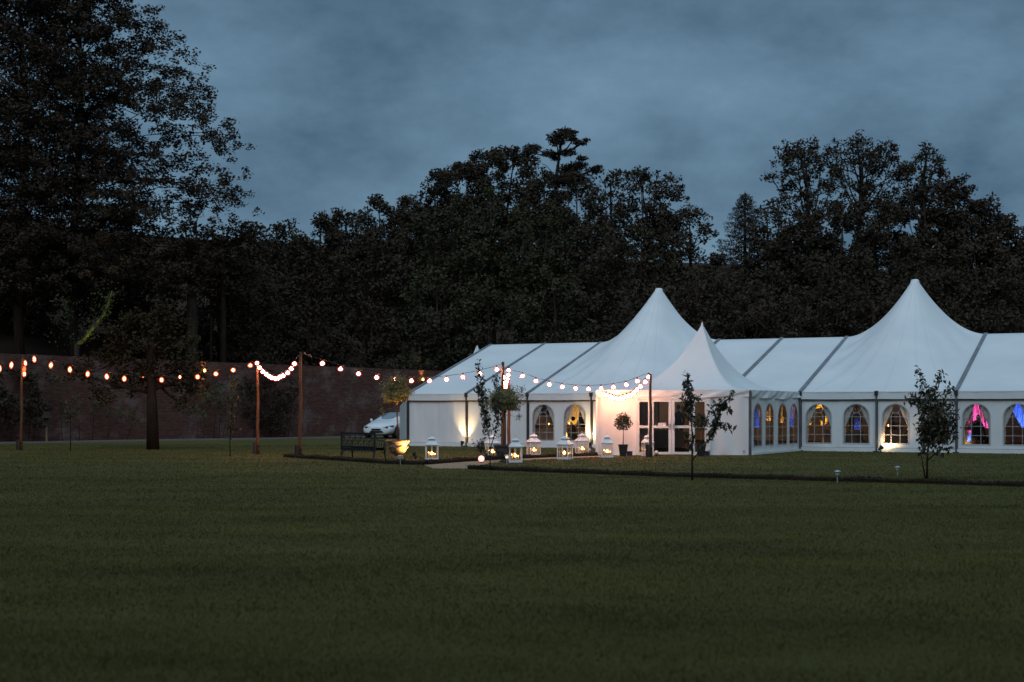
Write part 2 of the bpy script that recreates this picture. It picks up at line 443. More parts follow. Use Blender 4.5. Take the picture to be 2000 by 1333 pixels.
# grey drive along the foot of the wall
b = MB(); pts = []
for x in np.linspace(-40, 3, 30):
    yw = ywall(x); pts.append([(x+2.2, yw-4.6-0.02*(x+26), 0.006), (x, yw-0.3, 0.006)])
b.grid(pts); b.build('drive', M['drive'])['kind'] = 'structure'
# wooded hill
def hz(x, y):
    d = y - (ywall(x) if x < -2 else 94.3)
    return max(-0.04, min(17.5, (d-4)*0.31)) + 0.5*math.sin(x*0.11)*math.sin(y*0.13)*min(1, max(0, d/20))
b = MB(); rows = []
for k in range(34):
    r = []
    for x in np.linspace(-150, 190, 90):
        y = ywall(x) + 3 + k*k*0.14
        r.append((x, y, hz(x, y)))
    rows.append(r)
b.grid(rows); b.build('hill', M['hill'], smooth=True)['kind'] = 'structure'

# gravel path from the lawn to the porch door
pa = [G(846,915.5), G(918,916), G(955,905.5), G(1040,898.5), G(1140,894.0), G(1225,891.6)]
pb = [G(826,908), G(905,902.5), G(958,899.4), G(1040,895.4), G(1140,891.6), G(1220,890.4)]
b = MB(); b.grid([[a + Vector((0,0,0.004)), c + Vector((0,0,0.004))] for a, c in zip(pa, pb)])
b.build('path', M['gravel'])['kind'] = 'structure'

# ------------------------------------------------------------------ brick wall with coping stones
wall = thing('garden_wall', 'long old red brick garden wall with pale patches and dark coping', 'wall', (-18,79,0))
wx = [-36.0, -25.9, -18.2, -14.2, -14.0, -10.5, -5.0, -1.5]
def wtop(x): return 4.62 - (x+36)*0.016
me_pts = []
WD = Vector((1, 0.933, 0)).normalized(); WN = Vector((0.933, -1, 0)).normalized()
wb = MB(); uvs = []
x0, x1 = -38.0, -1.5
for k in range(2):
    pass
for i in range(40):
    xa = x0 + (x1-x0)*i/40; xb = x0 + (x1-x0)*(i+1)/40
    pa_, pb_ = Vector((xa, ywall(xa), 0)), Vector((xb, ywall(xb), 0))
    za, zb = wtop(xa), wtop(xb)
    n = Vector((0,0,0))
    wb.add([pa_, pb_, pb_+Vector((0,0,zb)), pa_+Vector((0,0,za)),
            pa_-WN*0.4, pb_-WN*0.4, pb_-WN*0.4+Vector((0,0,zb)), pa_-WN*0.4+Vector((0,0,za))], [(0,1,2,3),(5,4,7,6),(3,2,6,7)])
wo = wb.build('brickwork', M['brick'], wall)
uv = wo.data.uv_layers.new(name='UVMap')
off = ORIG[wo.name]
for lp in wo.data.loops:
    co = wo.data.vertices[lp.vertex_index].co + off
    uv.data[lp.index].uv = (co.dot(WD), co.z)
cop_me = None
L = 0.0
p0 = Vector((x0, ywall(x0), 0)); total = (Vector((x1, ywall(x1), 0)) - p0).length
k = 0
while L < total - 0.6:
    ln = 0.62
    c = p0 + WD*(L + ln/2) - WN*0.2
    zt = wtop(c.x)
    if cop_me is None:
        o = MB().prism([(-0.30,0.0),(0.30,0.0),(0.27,0.07),(0,0.13),(-0.27,0.07)], -ln/2+0.006, ln/2-0.006)
        o = o.build('coping_stone', M['stone'], wall); cop_me = o
    else:
        o = cop_me.copy(); COL.objects.link(o); o.parent = wall
    o.location = c + Vector((0,0,zt+0.003 + rnd.uniform(0,0.012))) - off
    o.rotation_euler = (rnd.uniform(-.015,.015), rnd.uniform(-.02,.02), math.atan2(WD.y, WD.x) - PI/2 + rnd.uniform(-.02,.02))
    L += ln; k += 1

# ------------------------------------------------------------------ marquee
mq = thing('marquee', 'long white frame marquee with two tall pointed peaks and arched windows', 'marquee', tuple(T(3*BAY)))
frac = lambda x: x - math.floor(x)
def canvas_disp(seed, amp=0.018):
    r = random.Random(seed); ph = [(r.uniform(0,6), r.uniform(2.0,9.0), r.uniform(0.3,1.0), r.uniform(-1.2,1.2)) for _ in range(6)]
    def f(x, z):
        return amp * sum(a*math.sin(k*x + s*z + p) for p, k, a, s in ph) / 2.2
    return f

def wall_panel(name, base, ux, n, width, height, windows, parent, seed, m=None, amp=0.018, arch=True, z0=0.0, gather=0.0):
    """canvas wall from base along ux, outward normal n; windows = (x0,x1,sill,spring) arched holes"""
    disp = canvas_disp(seed, amp)
    xs = set(np.linspace(0, width, int(width/0.085)+2))
    for a, c, s_, sp in windows:
        for q in np.linspace(a, c, 15): xs.add(float(q))
    xs = sorted(xs); cl = [xs[0]]
    for q in xs[1:]:
        if q - cl[-1] > 0.012 or any(abs(q-w) < 1e-6 for wn_ in windows for w in wn_[:2]): cl.append(q)
    b = MB()
    def archz(x, w):
        a, c, s_, sp = w; r = (c-a)/2; xm = (a+c)/2
        return sp + math.sqrt(max(0, r*r-(x-xm)**2))
    def pt(x, z):
        d = disp(x, z) + gather*math.sin(x*26+math.sin(x*7)*2)*(0.4+0.6*z/height)
        for w in windows:
            dx = max(w[0]-x, 0, x-w[1]); dz = max(w[2]-z, 0, z-(w[3]+(w[1]-w[0])/2))
            d *= min(1, math.hypot(dx, dz)/0.15)
        d *= min(1, x/0.1, (width-x)/0.1) * min(1, (z-z0)/0.15 if z > z0 else 0, (height-z)/0.1 if z < height else 0)
        return base + ux*x + n*d + Vector((0,0,z))
    for xa, xb in zip(cl[:-1], cl[1:]):
        xm = (xa+xb)/2; w = next((w for w in windows if w[0]-1e-6 < xm < w[1]+1e-6), None)
        spans = [((z0, height), (z0, height), 16)] if w is None else [((z0, w[2]), (z0, w[2]), 3), ((archz(xa, w), height), (archz(xb, w), height), 8)]
        for (a0, a1), (b0, b1), nn in spans:
            b.grid([[pt(xa, a0+(a1-a0)*j/nn), pt(xb, b0+(b1-b0)*j/nn)] for j in range(nn+1)])
    bm = bmesh.new(); me = bpy.data.meshes.new('tmp')
    o = b.build(name, m or M['wallpvc'], parent, smooth=True)
    bm.from_mesh(o.data); bmesh.ops.remove_doubles(bm, verts=bm.verts, dist=0.0005); bm.to_mesh(o.data); bm.free(); bpy.data.meshes.remove(me)
    return o

def arched_window(base, ux, n, w, parent, curtains=True, cols=3):
    """glazing bars (the window), pane and tied back curtains for one arched opening"""
    a, c, sill, sp = w; r = (c-a)/2; xm = (a+c)/2
    Q = lambda x, z, d=0.0: base + ux*x + n*d + Vector((0,0,z))
    b = MB(); bw = 0.015
    outline = [(a, sill), (a, sp)] + [(xm - r*math.cos(PI*k/14), sp + r*math.sin(PI*k/14)) for k in range(1, 14)] + [(c, sp), (c, sill)]
    for (p, q) in zip(outline, outline[1:] + outline[:1]):
        b.bar(Q(*p, 0.004), Q(*q, 0.004), 0.045, 0.012, up=n)
    hgt = sp - sill
    if cols == 3:
        for fx in (1/3, 2/3):
            x = a + (c-a)*fx; b.bar(Q(x, sill, .008), Q(x, sp, .008), bw, 0.01, up=n)
        for fz in (0.33, 0.665, 1.0):
            b.bar(Q(a, sill+hgt*fz, .008), Q(c, sill+hgt*fz, .008), bw, 0.01, up=n)
        ri = r/3
        arc = [(xm-ri*math.cos(PI*k/8), sp+ri*math.sin(PI*k/8)) for k in range(9)]
        for p, q in zip(arc[:-1], arc[1:]): b.bar(Q(*p, .008), Q(*q, .008), bw, 0.01, up=n)
        for s_ in (-1, 1):
            sa, ca = math.sin(math.radians(32))*s_, math.cos(math.radians(32))
            b.bar(Q(xm+ri*sa, sp+ri*ca, .008), Q(xm+r*sa, sp+r*ca, .008), bw, 0.01, up=n)
    else:
        for fz in (0.33, 0.665, 1.0):
            b.bar(Q(a, sill+hgt*fz, .008), Q(c, sill+hgt*fz, .008), bw, 0.01, up=n)
        b.bar(Q(xm, sill, .008), Q(xm, sp+r, .008), bw, 0.01, up=n)
    win = b.build('window', M['window_bar'], parent)
    pb = MB(); pb.add([Q(x, z, -0.004) for x, z in outline], [tuple(range(len(outline)))])
    pb.build('pane', M['pane'], win)
    if curtains:
        for s_ in (-1, 1):
            cb = MB(); rows = []
            for j in range(15):
                z = sill - 0.05 + (sp + r + 0.08 - sill)*j/14
                u_ = j/14
                inner = 0.20 + 0.06*math.sin(u_*2) if u_ < 0.42 else 0.20 + (u_-0.42)/0.58*0.72
                row = []
                for k in range(9):
                    f = k/8
                    x = xm + s_*(r+0.06) - s_*(r+0.06)*inner*f
                    row.append(Q(x, z, -0.10 + 0.025*math.sin(f*16+u_*2)))
                rows.append(row)
            cb.grid(rows); cb.build('curtain', M['curtain'], win, smooth=True)
    return win

NV = -V
win_off = (0.24, 0.735)
WW, SILL, SPRING = 0.34*BAY, 0.31, 1.345
bays_front = {0:'plain', 1:'plain', 2:'win', 3:'plain', 4:None, 5:None, 6:'win', 7:'win', 8:'win', 9:'win'}
for i in range(NB):
    s0 = i*BAY; base = T(s0 + 0.05)
    kind = bays_front[i]
    if kind:
        wins = [((f*BAY-WW/2)-0.05, (f*BAY+WW/2)-0.05, SILL, SPRING) for f in win_off] if kind == 'win' else []
        wall_panel('wall_panel', base, U, NV, BAY-0.10, EAVE-0.02, wins, mq, 100+i, amp=0.014 if wins else 0.02, z0=0.16, gather=0.012 if not wins else 0.003)
        for w in wins: arched_window(base, U, NV, w, mq)
        # skirting board and its ground flap, slightly uneven
        MB().box(0.0, BAY-0.06, -0.09, -0.05, 0.0, 0.15, Matrix.Translation(T(s0+0.03)) @ Matrix.Rotation(-TH, 4, 'Z')).build('skirting_board', M['upvc'], mq)
    if kind:
        # eave rail seen as the dark line below the valance, and the valance strip
        MB().bar(T(s0, -0.03, EAVE-0.325), T(s0+BAY, -0.03, EAVE-0.325), 0.05, 0.055).build('eave_rail', M['rail'], mq)
        b = MB(); rows = []
        for j in range(5):
            z = EAVE + 0.0 - 0.29*j/4
            rows.append([T(s0+BAY*k/24, -0.085 - 0.012*math.sin(k*1.9+i*3)*j/4 - 0.006*math.sin(k*0.8), z - (0.012*math.sin(PI*k/24) if j else 0)) for k in range(25)])
        b.grid(rows); b.build('valance', M['pvc'], mq, smooth=True)
for i in range(NB+1):
    if i in (5,): continue
    MB().box(-0.034, 0.034, -0.105, 0.02, 0.0, EAVE-0.03, Matrix.Translation(T(i*BAY)) @ Matrix.Rotation(-TH, 4, 'Z')).build('post', M['alu_dark'] if i < 4 else M['alu'], mq)
    if i not in (5,):
        b = MB().box(-0.065, 0.065, -0.15, 0.0, EAVE-0.15, EAVE+0.02, Matrix.Translation(T(i*BAY)) @ Matrix.Rotation(-TH, 4, 'Z'))
        b.build('post_bracket', M['alu_dark'], mq)
        MB().box(-0.11, 0.11, -0.20, 0.06, 0.0, 0.035, Matrix.Translation(T(i*BAY)) @ Matrix.Rotation(-TH, 4, 'Z')).build('base_plate', M['alu_dark'], mq)

def roofz(t): return EAVE + (RIDGE-EAVE)*(1-abs(t-HALF)/HALF)
def bump(s, t, span, top):
    # wide concave cone inside the two-bay rectangle
    r = (abs(s/span)**2.6 + abs((t-HALF)/HALF)**2.6)**(1/2.6)
    r = min(1.0, max(0.0, (r-0.035)/0.965))
    return (top-RIDGE)*((1-r)**1.85) + (0.0 if r > 0 else 0.0)
beam_idx = [0,1,2,4,5,6,8,9,10]
OV = 0.10
def tt_list(n): return [-OV + (2*HALF+2*OV)*k/n for k in range(n+1)]
for i in beam_idx[:-1]:
    if i in (2, 6):
        top = 7.34 if i == 2 else 7.29
        n1, n2 = 56, 96; rows = []
        for k in range(n1+1):
            s = -BAY + 2*BAY*k/n1; row = []
            for t in tt_list(n2):
                z = roofz(min(max(t,0),2*HALF)) + (-0.03 if t < 0 or t > 2*HALF else 0)
                bz = bump(s, t, BAY, top)
                th = math.atan2((t-HALF)/HALF, s/BAY)
                rr = max(abs(s/BAY), abs((t-HALF)/HALF))
                # tension creases running from the corners towards the peak
                cre = 0.05*math.sin(th*22)*max(0, 1-abs(rr-0.72)/0.3)*abs(math.cos(th))**1.5
                row.append(T((i+1)*BAY + s, t, z + bz + (cre if 0 < t < 2*HALF else 0)))
            rows.append(row)
        b = MB(); b.grid(rows); pk = b.build('peaked_roof', M['pvc'], mq, smooth=True)
        for se in (-2.5,-1.3,0.25,1.5,2.6):
            line = []
            for q in range(2, 41):
                f = q/40; s_, t_ = se*f, HALF*(1-f)
                th = math.atan2((t_-HALF)/HALF, s_/BAY); rr = max(abs(s_/BAY), abs((t_-HALF)/HALF))
                cre = 0.05*math.sin(th*22)*max(0, 1-abs(rr-0.72)/0.3)*abs(math.cos(th))**1.5
                line.append(T((i+1)*BAY+s_, t_, roofz(t_)+bump(s_, t_, BAY, top)+cre+0.004))
            MB().tube(line, 0.0065, 4).build('welded_seam', M['seam'], pk)
        c = T((i+1)*BAY, HALF, top-0.16)
        MB().lathe([(0.205,-0.05),(0.185,0.10),(0.14,0.165),(0.05,0.185)], 14, c).build('peak_cap', M['pvc'], pk, smooth=True)
    else:
        rows = []
        for k in range(13):
            s = BAY*k/12; row = []
            for t in tt_list(40):
                u_ = min(max(t,0),2*HALF)
                sag = 0.055*math.sin(PI*k/12)*abs(math.sin(PI*u_/HALF))**0.7
                row.append(T(i*BAY + s, t, roofz(u_) - sag + (-0.03 if t < 0 or t > 2*HALF else 0)))
            rows.append(row)
        b = MB(); b.grid(rows); b.build('roof_panel', M['pvc'], mq, smooth=True)
for i in beam_idx:
    b = MB()
    w = 0.10 if i < 4 else 0.14
    b.bar(T(i*BAY, -0.13, EAVE+0.0), T(i*BAY, HALF, RIDGE+0.02), w, 0.06)
    b.bar(T(i*BAY, HALF, RIDGE+0.02), T(i*BAY, 2*HALF+0.1, EAVE+0.0), w, 0.06)
    b.build('roof_beam', M['alu_roof'], mq)
# gables and the back wall
def gable(s, name):
    b = MB(); b.add([T(s,0,0), T(s,2*HALF,0), T(s,2*HALF,EAVE), T(s,HALF,RIDGE-0.03), T(s,0,EAVE)], [(0,1,2,3,4)])
    b.build(name, M['wallpvc'], mq)
gable(0.03, 'gable_wall'); gable(NB*BAY-0.03, 'gable_wall')
for i in range(NB):
    MB().add([T(i*BAY,2*HALF,0), T((i+1)*BAY,2*HALF,0), T((i+1)*BAY,2*HALF,EAVE), T(i*BAY,2*HALF,EAVE)], [(0,1,2,3)]).build('wall_panel', M['wallpvc'], mq)
MB().add([T(0,0,0.03), T(NB*BAY,0,0.03), T(NB*BAY,2*HALF,0.03), T(0,2*HALF,0.03)], [(0,1,2,3)]).build('floor_deck', M['floorboard'], mq)
# lean-to store at the left end: sloping canvas roof down to a low outer side
q0, q1 = P(797,863,71.0), P(780.5,857,76.5)
q0.z = q1.z = 0
b = MB(); rows = []
for k in range(9):
    p = q0.lerp(q1, k/8)
    zt = 2.30 - 0.52*k/8
    rows.append([p + Vector((0.012*math.sin(k*2.3+z*2), 0, z*zt)) for z in (0, .25, .5, .75, 1)])
b.grid(rows)
r0, r1 = q0 + Vector((0,0,2.30)), q1 + Vector((0,0,1.78))
b.add([r0, r1, r1+V*4, r0+V*4], [(0,1,2,3)])
b.build('side_annexe', M['wallpvc'], mq, smooth=False)

# ------------------------------------------------------------------ entrance porch
pc = (PFL+PFR+PBR+PBL)/4
porch = thing('entrance_porch', 'white pointed entrance porch with glazed double doors in front of the marquee', 'porch tent', tuple(pc))
APEX = 4.89
b = MB(); rows = []
ring = []
corners = [PFL, PFR, PBR, PBL]
NS = 22
for e in range(4):
    a_, c_ = corners[e], corners[(e+1) % 4]
    for k in range(NS): ring.append((a_.lerp(c_, k/NS), math.sin(PI*k/NS)))
NR = 26
for j in range(NR+1):
    r = 0.012 + (1-0.012)*(j/NR)**1.25
    h = (1-r)**2.75
    row = []
    for (p, mid) in ring + ring[:1]:
        q = pc.lerp(p, r)
        dip = -0.10*mid*(r*(1-r))*2 * (1 if r < 1 else 0)
        row.append(Vector((q.x, q.y, EAVE + (APEX-EAVE)*h + dip)))
    rows.append(row)
b.grid(rows); b.build('canopy_roof', M['pvc'], porch, smooth=True)
MB().lathe([(0.05,0),(0.045,0.06),(0.02,0.14),(0.004,0.18)], 10, (pc.x, pc.y, APEX-0.12)).build('finial', M['pvc'], porch, smooth=True)
def porch_valance(a_, c_, n, seed, sag):
    L_ = (c_-a_).length; ux = (c_-a_).normalized(); rows = []
    r = random.Random(seed); ph = [r.uniform(0,6) for _ in range(4)]
    nn = int(L_/0.06)
    for j in range(7):
        f = j/6; row = []
        for k in range(nn+1):
            x = L_*k/nn
            drop = 0.25 + sag*math.sin(PI*k/nn)**2 + 0.02*math.sin(x*2.1+ph[0])
            fold = 0.035*math.sin(x*3.1+f*3+ph[1])*f + 0.016*math.sin(x*9+f*5+ph[2])*math.sin(PI*f)
            row.append(a_ + ux*x + n*(0.05+fold) + Vector((0,0,EAVE-drop*f)))
        rows.append(row)
    b = MB(); b.grid(rows); b.build('valance', M['pvc'], porch, smooth=True)
nF = Vector((0,-1,0)); uR = (PBR-PFR).normalized(); nR = Vector((uR.y, -uR.x, 0))
uL = (PBL-PFL).normalized(); nL = Vector((-uL.y, uL.x, 0))
porch_valance(PFL, PFR, nF, 1, 0.02); porch_valance(PFR, PBR, nR, 2, 0.05); porch_valance(PBL, PFL, nL, 3, 0.0)
XD0, XD1 = (1241-1000)*50.6/F, (1387-1000)*50.6/F       # door set
X1 = Vector((1,0,0))
wall_panel('wall_panel', PFL+Vector((0.05,0,0)), X1, nF, XD0-PFL.x-0.05, EAVE-0.03, [], porch, 21, amp=0.045, z0=0.0)
wall_panel('wall_panel', Vector((XD1,50.6,0)), X1, nF, PFR.x-XD1-0.05, EAVE-0.03, [], porch, 22, amp=0.045, z0=0.0)
wall_panel('wall_panel', PBL, -uL, nL, (PBL-PFL).length-0.05, EAVE-0.03, [], porch, 23, amp=0.03, z0=0.0)
LR = (PBR-PFR).length
pw = []
for pa_px, pb_px in ((1471.5,1488),(1494.5,1511),(1519,1537),(1541.5,1558)):
    def along(px):
        k_ = (px-CX)/F; return (k_*PFR.y - PFR.x)/(uR.x - k_*uR.y)
    pw.append((along(pa_px)-0.05, along(pb_px)-0.05, 0.30, 1.62 - 0.0))
pw = [(a_, c_, s_, 1.86-(c_-a_)/2) for a_, c_, s_, _ in pw]
wall_panel('wall_panel', PFR+uR*0.05, uR, nR, LR-0.10, EAVE-0.03, pw, porch, 24, amp=0.02, z0=0.0)
for w in pw: arched_window(PFR+uR*0.05, uR, nR, w, porch, curtains=False, cols=2)
for p in corners[:3]:
    MB().box(p.x-0.045, p.x+0.045, p.y-0.045, p.y+0.045, 0, EAVE-0.02).build('post', M['alu'] if p is not PFL else M['upvc'], porch)
MB().bar(PFR+nR*0.07+Vector((0,0,0.04)), PBR+nR*0.07+Vector((0,0,0.04)), 0.10, 0.07).build('skirting_board', M['upvc'], porch)
# glazed door set: frame, two side lights, two doors
pxX = lambda px: (px-1000)*50.6/F
YD = 50.6
b = MB()
for pxa, pxb in ((1241,1247.5),(1267,1271),(1352,1356),(1377.5,1387)):
    b.box(pxX(pxa), pxX(pxb), YD-0.05, YD+0.05, 0.0, 1.99)
b.box(XD0, XD1, YD-0.045, YD+0.055, 1.99, 2.27)
b.box(pxX(1247.5), pxX(1267), YD-0.044, YD+0.05, 0, 0.09); b.box(pxX(1356), pxX(1377.5), YD-0.044, YD+0.05, 0, 0.09)
b.build('door_frame', M['upvc'], porch)
def leaf(name, pa_, pb_, st, handle=None):
    xa, xb = pxX(pa_), pxX(pb_); b = MB()
    y0_, y1_ = (YD-0.035, YD+0.03)
    b.box(xa, xa+st, y0_, y1_, 0.03, 1.985); b.box(xb-st, xb, y0_, y1_, 0.03, 1.985)
    for z0_, z1_ in ((0.03,0.115),(0.965,1.055),(1.90,1.985)): b.box(xa+st, xb-st, y0_+0.002, y1_-0.002, z0_, z1_)
    o = b.build(name, M['upvc'], porch)
    MB().add([(xa+st,YD,0.115),(xb-st,YD,0.115),(xb-st,YD,0.965),(xa+st,YD,0.965)], [(0,1,2,3)]).build('pane', M['pane'], o)
    MB().add([(xa+st,YD,1.055),(xb-st,YD,1.055),(xb-st,YD,1.90),(xa+st,YD,1.90)], [(0,1,2,3)]).build('pane', M['pane'], o)
    if handle:
        xh = xb-st/2 if handle > 0 else xa+st/2
        MB().box(xh-0.02, xh+0.02, YD-0.06, YD-0.035, 0.93, 1.13).bar((xh,YD-0.075,1.05),(xh-handle*0.12,YD-0.075,1.05),0.022,0.022).build('handle', M['steel'], o)
    return o
leaf('side_light', 1247.6, 1266.9, 0.02); leaf('side_light', 1356.1, 1377.4, 0.02)
d1 = leaf('door', 1271.1, 1311.3, 0.10, 1); leaf('door', 1311.8, 1351.9, 0.10, -1)
MB().box(pxX(1285.5), pxX(1300.5), YD-0.04, YD-0.036, 1.062, 1.15).build('paper_notice', M['paper'], d1)
# ------------------------------------------------------------------ small pagoda behind, only its tip clears the roof
pp = P(932,673,84); pz = pp.z; pp.z = 0
pg = thing('pagoda_tent', 'small white pagoda tent whose tip shows above the marquee roof edge', 'tent', tuple(pp))
b = MB(); ring = []
cs = [Vector((sx*2*math.cos(-TH)-sy*2*math.sin(-TH), sx*2*math.sin(-TH)+sy*2*math.cos(-TH), 0)) for sx, sy in ((-1,-1),(1,-1),(1,1),(-1,1))]
for e in range(4):
    for k in range(8): ring.append(cs[e].lerp(cs[(e+1) % 4], k/8))
b.grid([[pp + p*r + Vector((0,0,2.4+(pz-2.4)*(1-r)**2.2)) for p in ring+ring[:1]] for r in [0.01+0.99*j/14 for j in range(15)]])
b.build('canopy_roof', M['pvc'], pg, smooth=True)
for e in range(4):
    a_, c_ = pp+cs[e], pp+cs[(e+1) % 4]
    MB().add([a_, c_, c_+Vector((0,0,2.4)), a_+Vector((0,0,2.4))], [(0,1,2,3)]).build('wall_panel', M['wallpvc'], pg)
# ------------------------------------------------------------------ festoon poles
def pole(px, py_top, Y, label, lean=0.0, r=0.055, stake=True, group='timber festoon poles'):
    g = Vector(((px-CX)*Y/F, Y, 0)); ztop = P(px, py_top, Y).z
    t = thing('festoon_pole', label, 'pole', tuple(g), 0, group)
    b = MB(); n = 7
    b.tube([g + Vector((lean*ztop*k/n + 0.012*math.sin(k*1.7+px), 0, ztop*k/n)) for k in range(n+1)], [r*(1.15-0.3*k/n) for k in range(n+1)], 8)
    b.build('shaft', M['wood'], t, smooth=True)
    if stake:
        s_ = 1 if px == 503 else -1
        b = MB().box(g.x+s_*0.02, g.x+s_*0.17, g.y-0.085, g.y-0.07+0.13, 0, 0.42)
        b.build('stake', M['stake'], t)
        MB().lathe([(r*1.25,0.26),(r*1.3,0.27),(r*1.3,0.31),(r*1.25,0.32)], 10, tuple(g)).build('strap', M['iron'], t)
    MB().bar(g+Vector((lean*ztop,-0.03,ztop-0.05)), g+Vector((lean*ztop,-0.13,ztop-0.03)), 0.02, 0.02).build('hook', M['iron'], t)
    return Vector((g.x+lean*ztop, g.y-0.09, ztop-0.05))
Y40, Y503, Y588, Y983, Y994, Y1270 = 56.8, 52.0, 47.7, 48.5, 52.0, 48.6
e40 = pole(41, 694, Y40, 'timber festoon pole farthest to the left, wound with lights at its top', 0.012)
e503 = pole(503.5, 706, Y503, 'timber festoon pole carrying the left end of the deep bright swag of bulbs')
e588 = pole(586, 688, Y588, 'timber festoon pole with a blue rag at its top, right end of the deep swag', 0.006)
e983 = pole(982, 707, Y983, 'timber festoon pole behind the dark urn, the taller of that pair', 0.0)
e994 = pole(994, 720, Y994, 'shorter timber festoon pole behind the tree in the dark urn', 0.0, stake=False)
e1270 = pole(1271, 731, Y1270, 'timber festoon pole standing before the glazed porch doors', -0.004, r=0.05)
# blue rag tied to the top of the 588 pole
b = MB(); rows = []
for i in range(7):
    f = i/6; rows.append([e588 + Vector((0.03+0.36*f, 0.05*math.sin(f*5)+0.05*k, 0.07-0.05*f-0.11*f*f+0.03*math.sin(f*9)-0.035*k)) for k in range(3)])
b.grid(rows); tag(b.build('cloth_rag', noisy(mat('blue_rag', rough=0.8), (0.03,0.05,0.09), (0.08,0.13,0.20), 9), smooth=True, loc=tuple(e588)), 'small blue rag knotted to the top of a timber pole', 'rag')

# ------------------------------------------------------------------ festoon strings
def bulb_proto():  # shell and core oversized: the bloom of the bulb is built into their size
    sh = MB().lathe([(0.018,-0.045),(0.046,-0.058),(0.086,-0.092),(0.099,-0.132),(0.086,-0.174),(0.046,-0.205),(0.006,-0.214)], 12)
    co = MB().lathe([(0.012,-0.065),(0.040,-0.090),(0.064,-0.118),(0.066,-0.145),(0.046,-0.175),(0.006,-0.188)], 10)
    so = MB().lathe([(0.012,0.012),(0.026,0.006),(0.028,-0.045),(0.020,-0.055)], 8)
    return sh, co, so
B0 = None
def make_bulb(parent, loc, sc=(1,1,1), dim=False, red=False):
    global B0
    off = ORIG[parent.name]
    if B0 is None:
        sh, co, so = bulb_proto()
        g = sh.build('bulb', M['bulb_halo_glass'], smooth=True); ORIG[g.name] = Vector((0,0,0))
        c = co.build('filament', M['bulb_core'], g, smooth=True); s_ = so.build('socket', M['socket'], g)
        dm = c.data.copy(); dm.materials[0] = M['bulb_dim']
        gr = g.data.copy(); gr.materials[0] = M['bulb_halo_glass_red']
        B0 = (g.data, c.data, s_.data, dm, gr)
        first = (g, c, s_)
    else: first = None
    if first: g, c, s_ = first
    else:
        g = bpy.data.objects.new('bulb', B0[0]); c = bpy.data.objects.new('filament', B0[1]); s_ = bpy.data.objects.new('socket', B0[2])
        for q in (g, c, s_): COL.objects.link(q)
        c.parent = g; s_.parent = g
    if dim: c.data = B0[3]
    c.scale = (0.82,0.82,0.86); c.location = (0,0,-0.018)
    if red: g.data = B0[4]; c.scale = (0.62,0.62,0.7); c.location = (0,0,-0.04)
    g.parent = parent; g.location = Vector(loc) - off; g.scale = sc
    g.rotation_euler = (rnd.uniform(-.12,.12), rnd.uniform(-.12,.12), rnd.uniform(0,6))
    return g
def festoon(label, bulbs, start, end, sc=(1,1,1), dims=(), group='strings of festoon bulbs'):
    """bulbs: (px,py,Y) bulb centres; the cable runs just above them"""
    pts = [P(*q) + Vector((0,0,0.135*sc[2])) for q in bulbs]
    t = thing('festoon_string', label, 'string lights', tuple(pts[len(pts)//2]), 0, group)
    path = ([start] if start is not None else []) + pts + ([end] if end is not None else [])
    fine = []
    for i in range(len(path)-1):
        p0, p1, p2, p3 = path[max(i-1,0)], path[i], path[i+1], path[min(i+2,len(path)-1)]
        for k in range(4):
            u = k/4
            fine.append(0.5*((2*p1)+(-p0+p2)*u+(2*p0-5*p1+4*p2-p3)*u*u+(-p0+3*p1-3*p2+p3)*u**3))
    fine.append(path[-1])
    MB().tube(fine, 0.0085, 5).build('cable', M['cable'], t)
    for i, p in enumerate(pts): make_bulb(t, p, sc, i in dims, sc[2] > 1.2)
    return t
def lerpY(px, xa, xb, ya, yb): return ya + (yb-ya)*(px-xa)/(xb-xa)
w = [(-50,736),(-12,731)]
far = [(0,722),(22,715)]
festoon('end of a festoon string entering at the left edge of the picture', [(-70,735,58.5),(-34,728,58),(0,721,57.4),(23,714,57)], None, e40, (0.8,0.8,1.75))
festoon('short coil of bulbs wound round the leftmost festoon pole', [(48.5,710,56.6),(48,722,56.6),(47.5,731,56.6)], e40, None, (0.7,0.7,1.5), dims=(1,))
wb_ = [(66,700.5),(101,712.5),(136,721.5),(172,730.5),(207.5,736),(243,740.5),(279.5,744.5),(315,743.5),(350.6,741),(386.3,738.5),(421.3,733),(455,726),(488.4,717)]
t = festoon('festoon string crossing in front of the garden wall between the two leftmost poles', [(x, y, lerpY(x,41,503,Y40-.4,Y503)) for x, y in wb_], e40, e503, (0.85,0.85,1.35), dims=(6,))
for i, ch in enumerate([c for c in t.children if c.name.startswith('bulb')]):
    x = wb_[i][0]; k = 1.75 - 0.75*min(1, x/455)  # taller towards the left: lens smear of the lights built into their shape
    if i == 6: ch.scale = (0.3,0.3,0.3)
    elif i == 8: ch.scale = (0.6,0.6,0.8)
    else: ch.scale = (0.78+0.2*min(1,x/455), 0.78+0.2*min(1,x/455), k)
sw = [(502.5,710),(506,719),(513,726.7),(520.5,731.8),(526,736),(531.6,739),(537,740.6),(542.8,739.6),(547.8,737.3),(553.2,734.5),(561.5,729),(568.5,721),(576,711.4)]
festoon('deep bright swag of closely spaced bulbs hung between two timber poles', [(x, y, lerpY(x,502,580,Y503-.1,Y588)) for x, y in sw], e503, e588)
sb = [(630.5,710.5),(664.8,721.5),(700.8,731),(735,738),(769.4,742.4),(804,744.7),(838.5,744.7),(871.9,742),(904.5,737.5),(937.6,730.7),(969.8,722.4)]
festoon('festoon string sweeping over the lit olive tree to the marquee corner', [(x, y, lerpY(x,586,983,Y588,Y983)) for x, y in sb], e588, e983)
scl = [(994.3,724),(992.5,733.5),(990.5,741),(988.6,747),(987.2,752),(988.8,756.5),(985.8,757),(984.6,749),(984.2,738)]
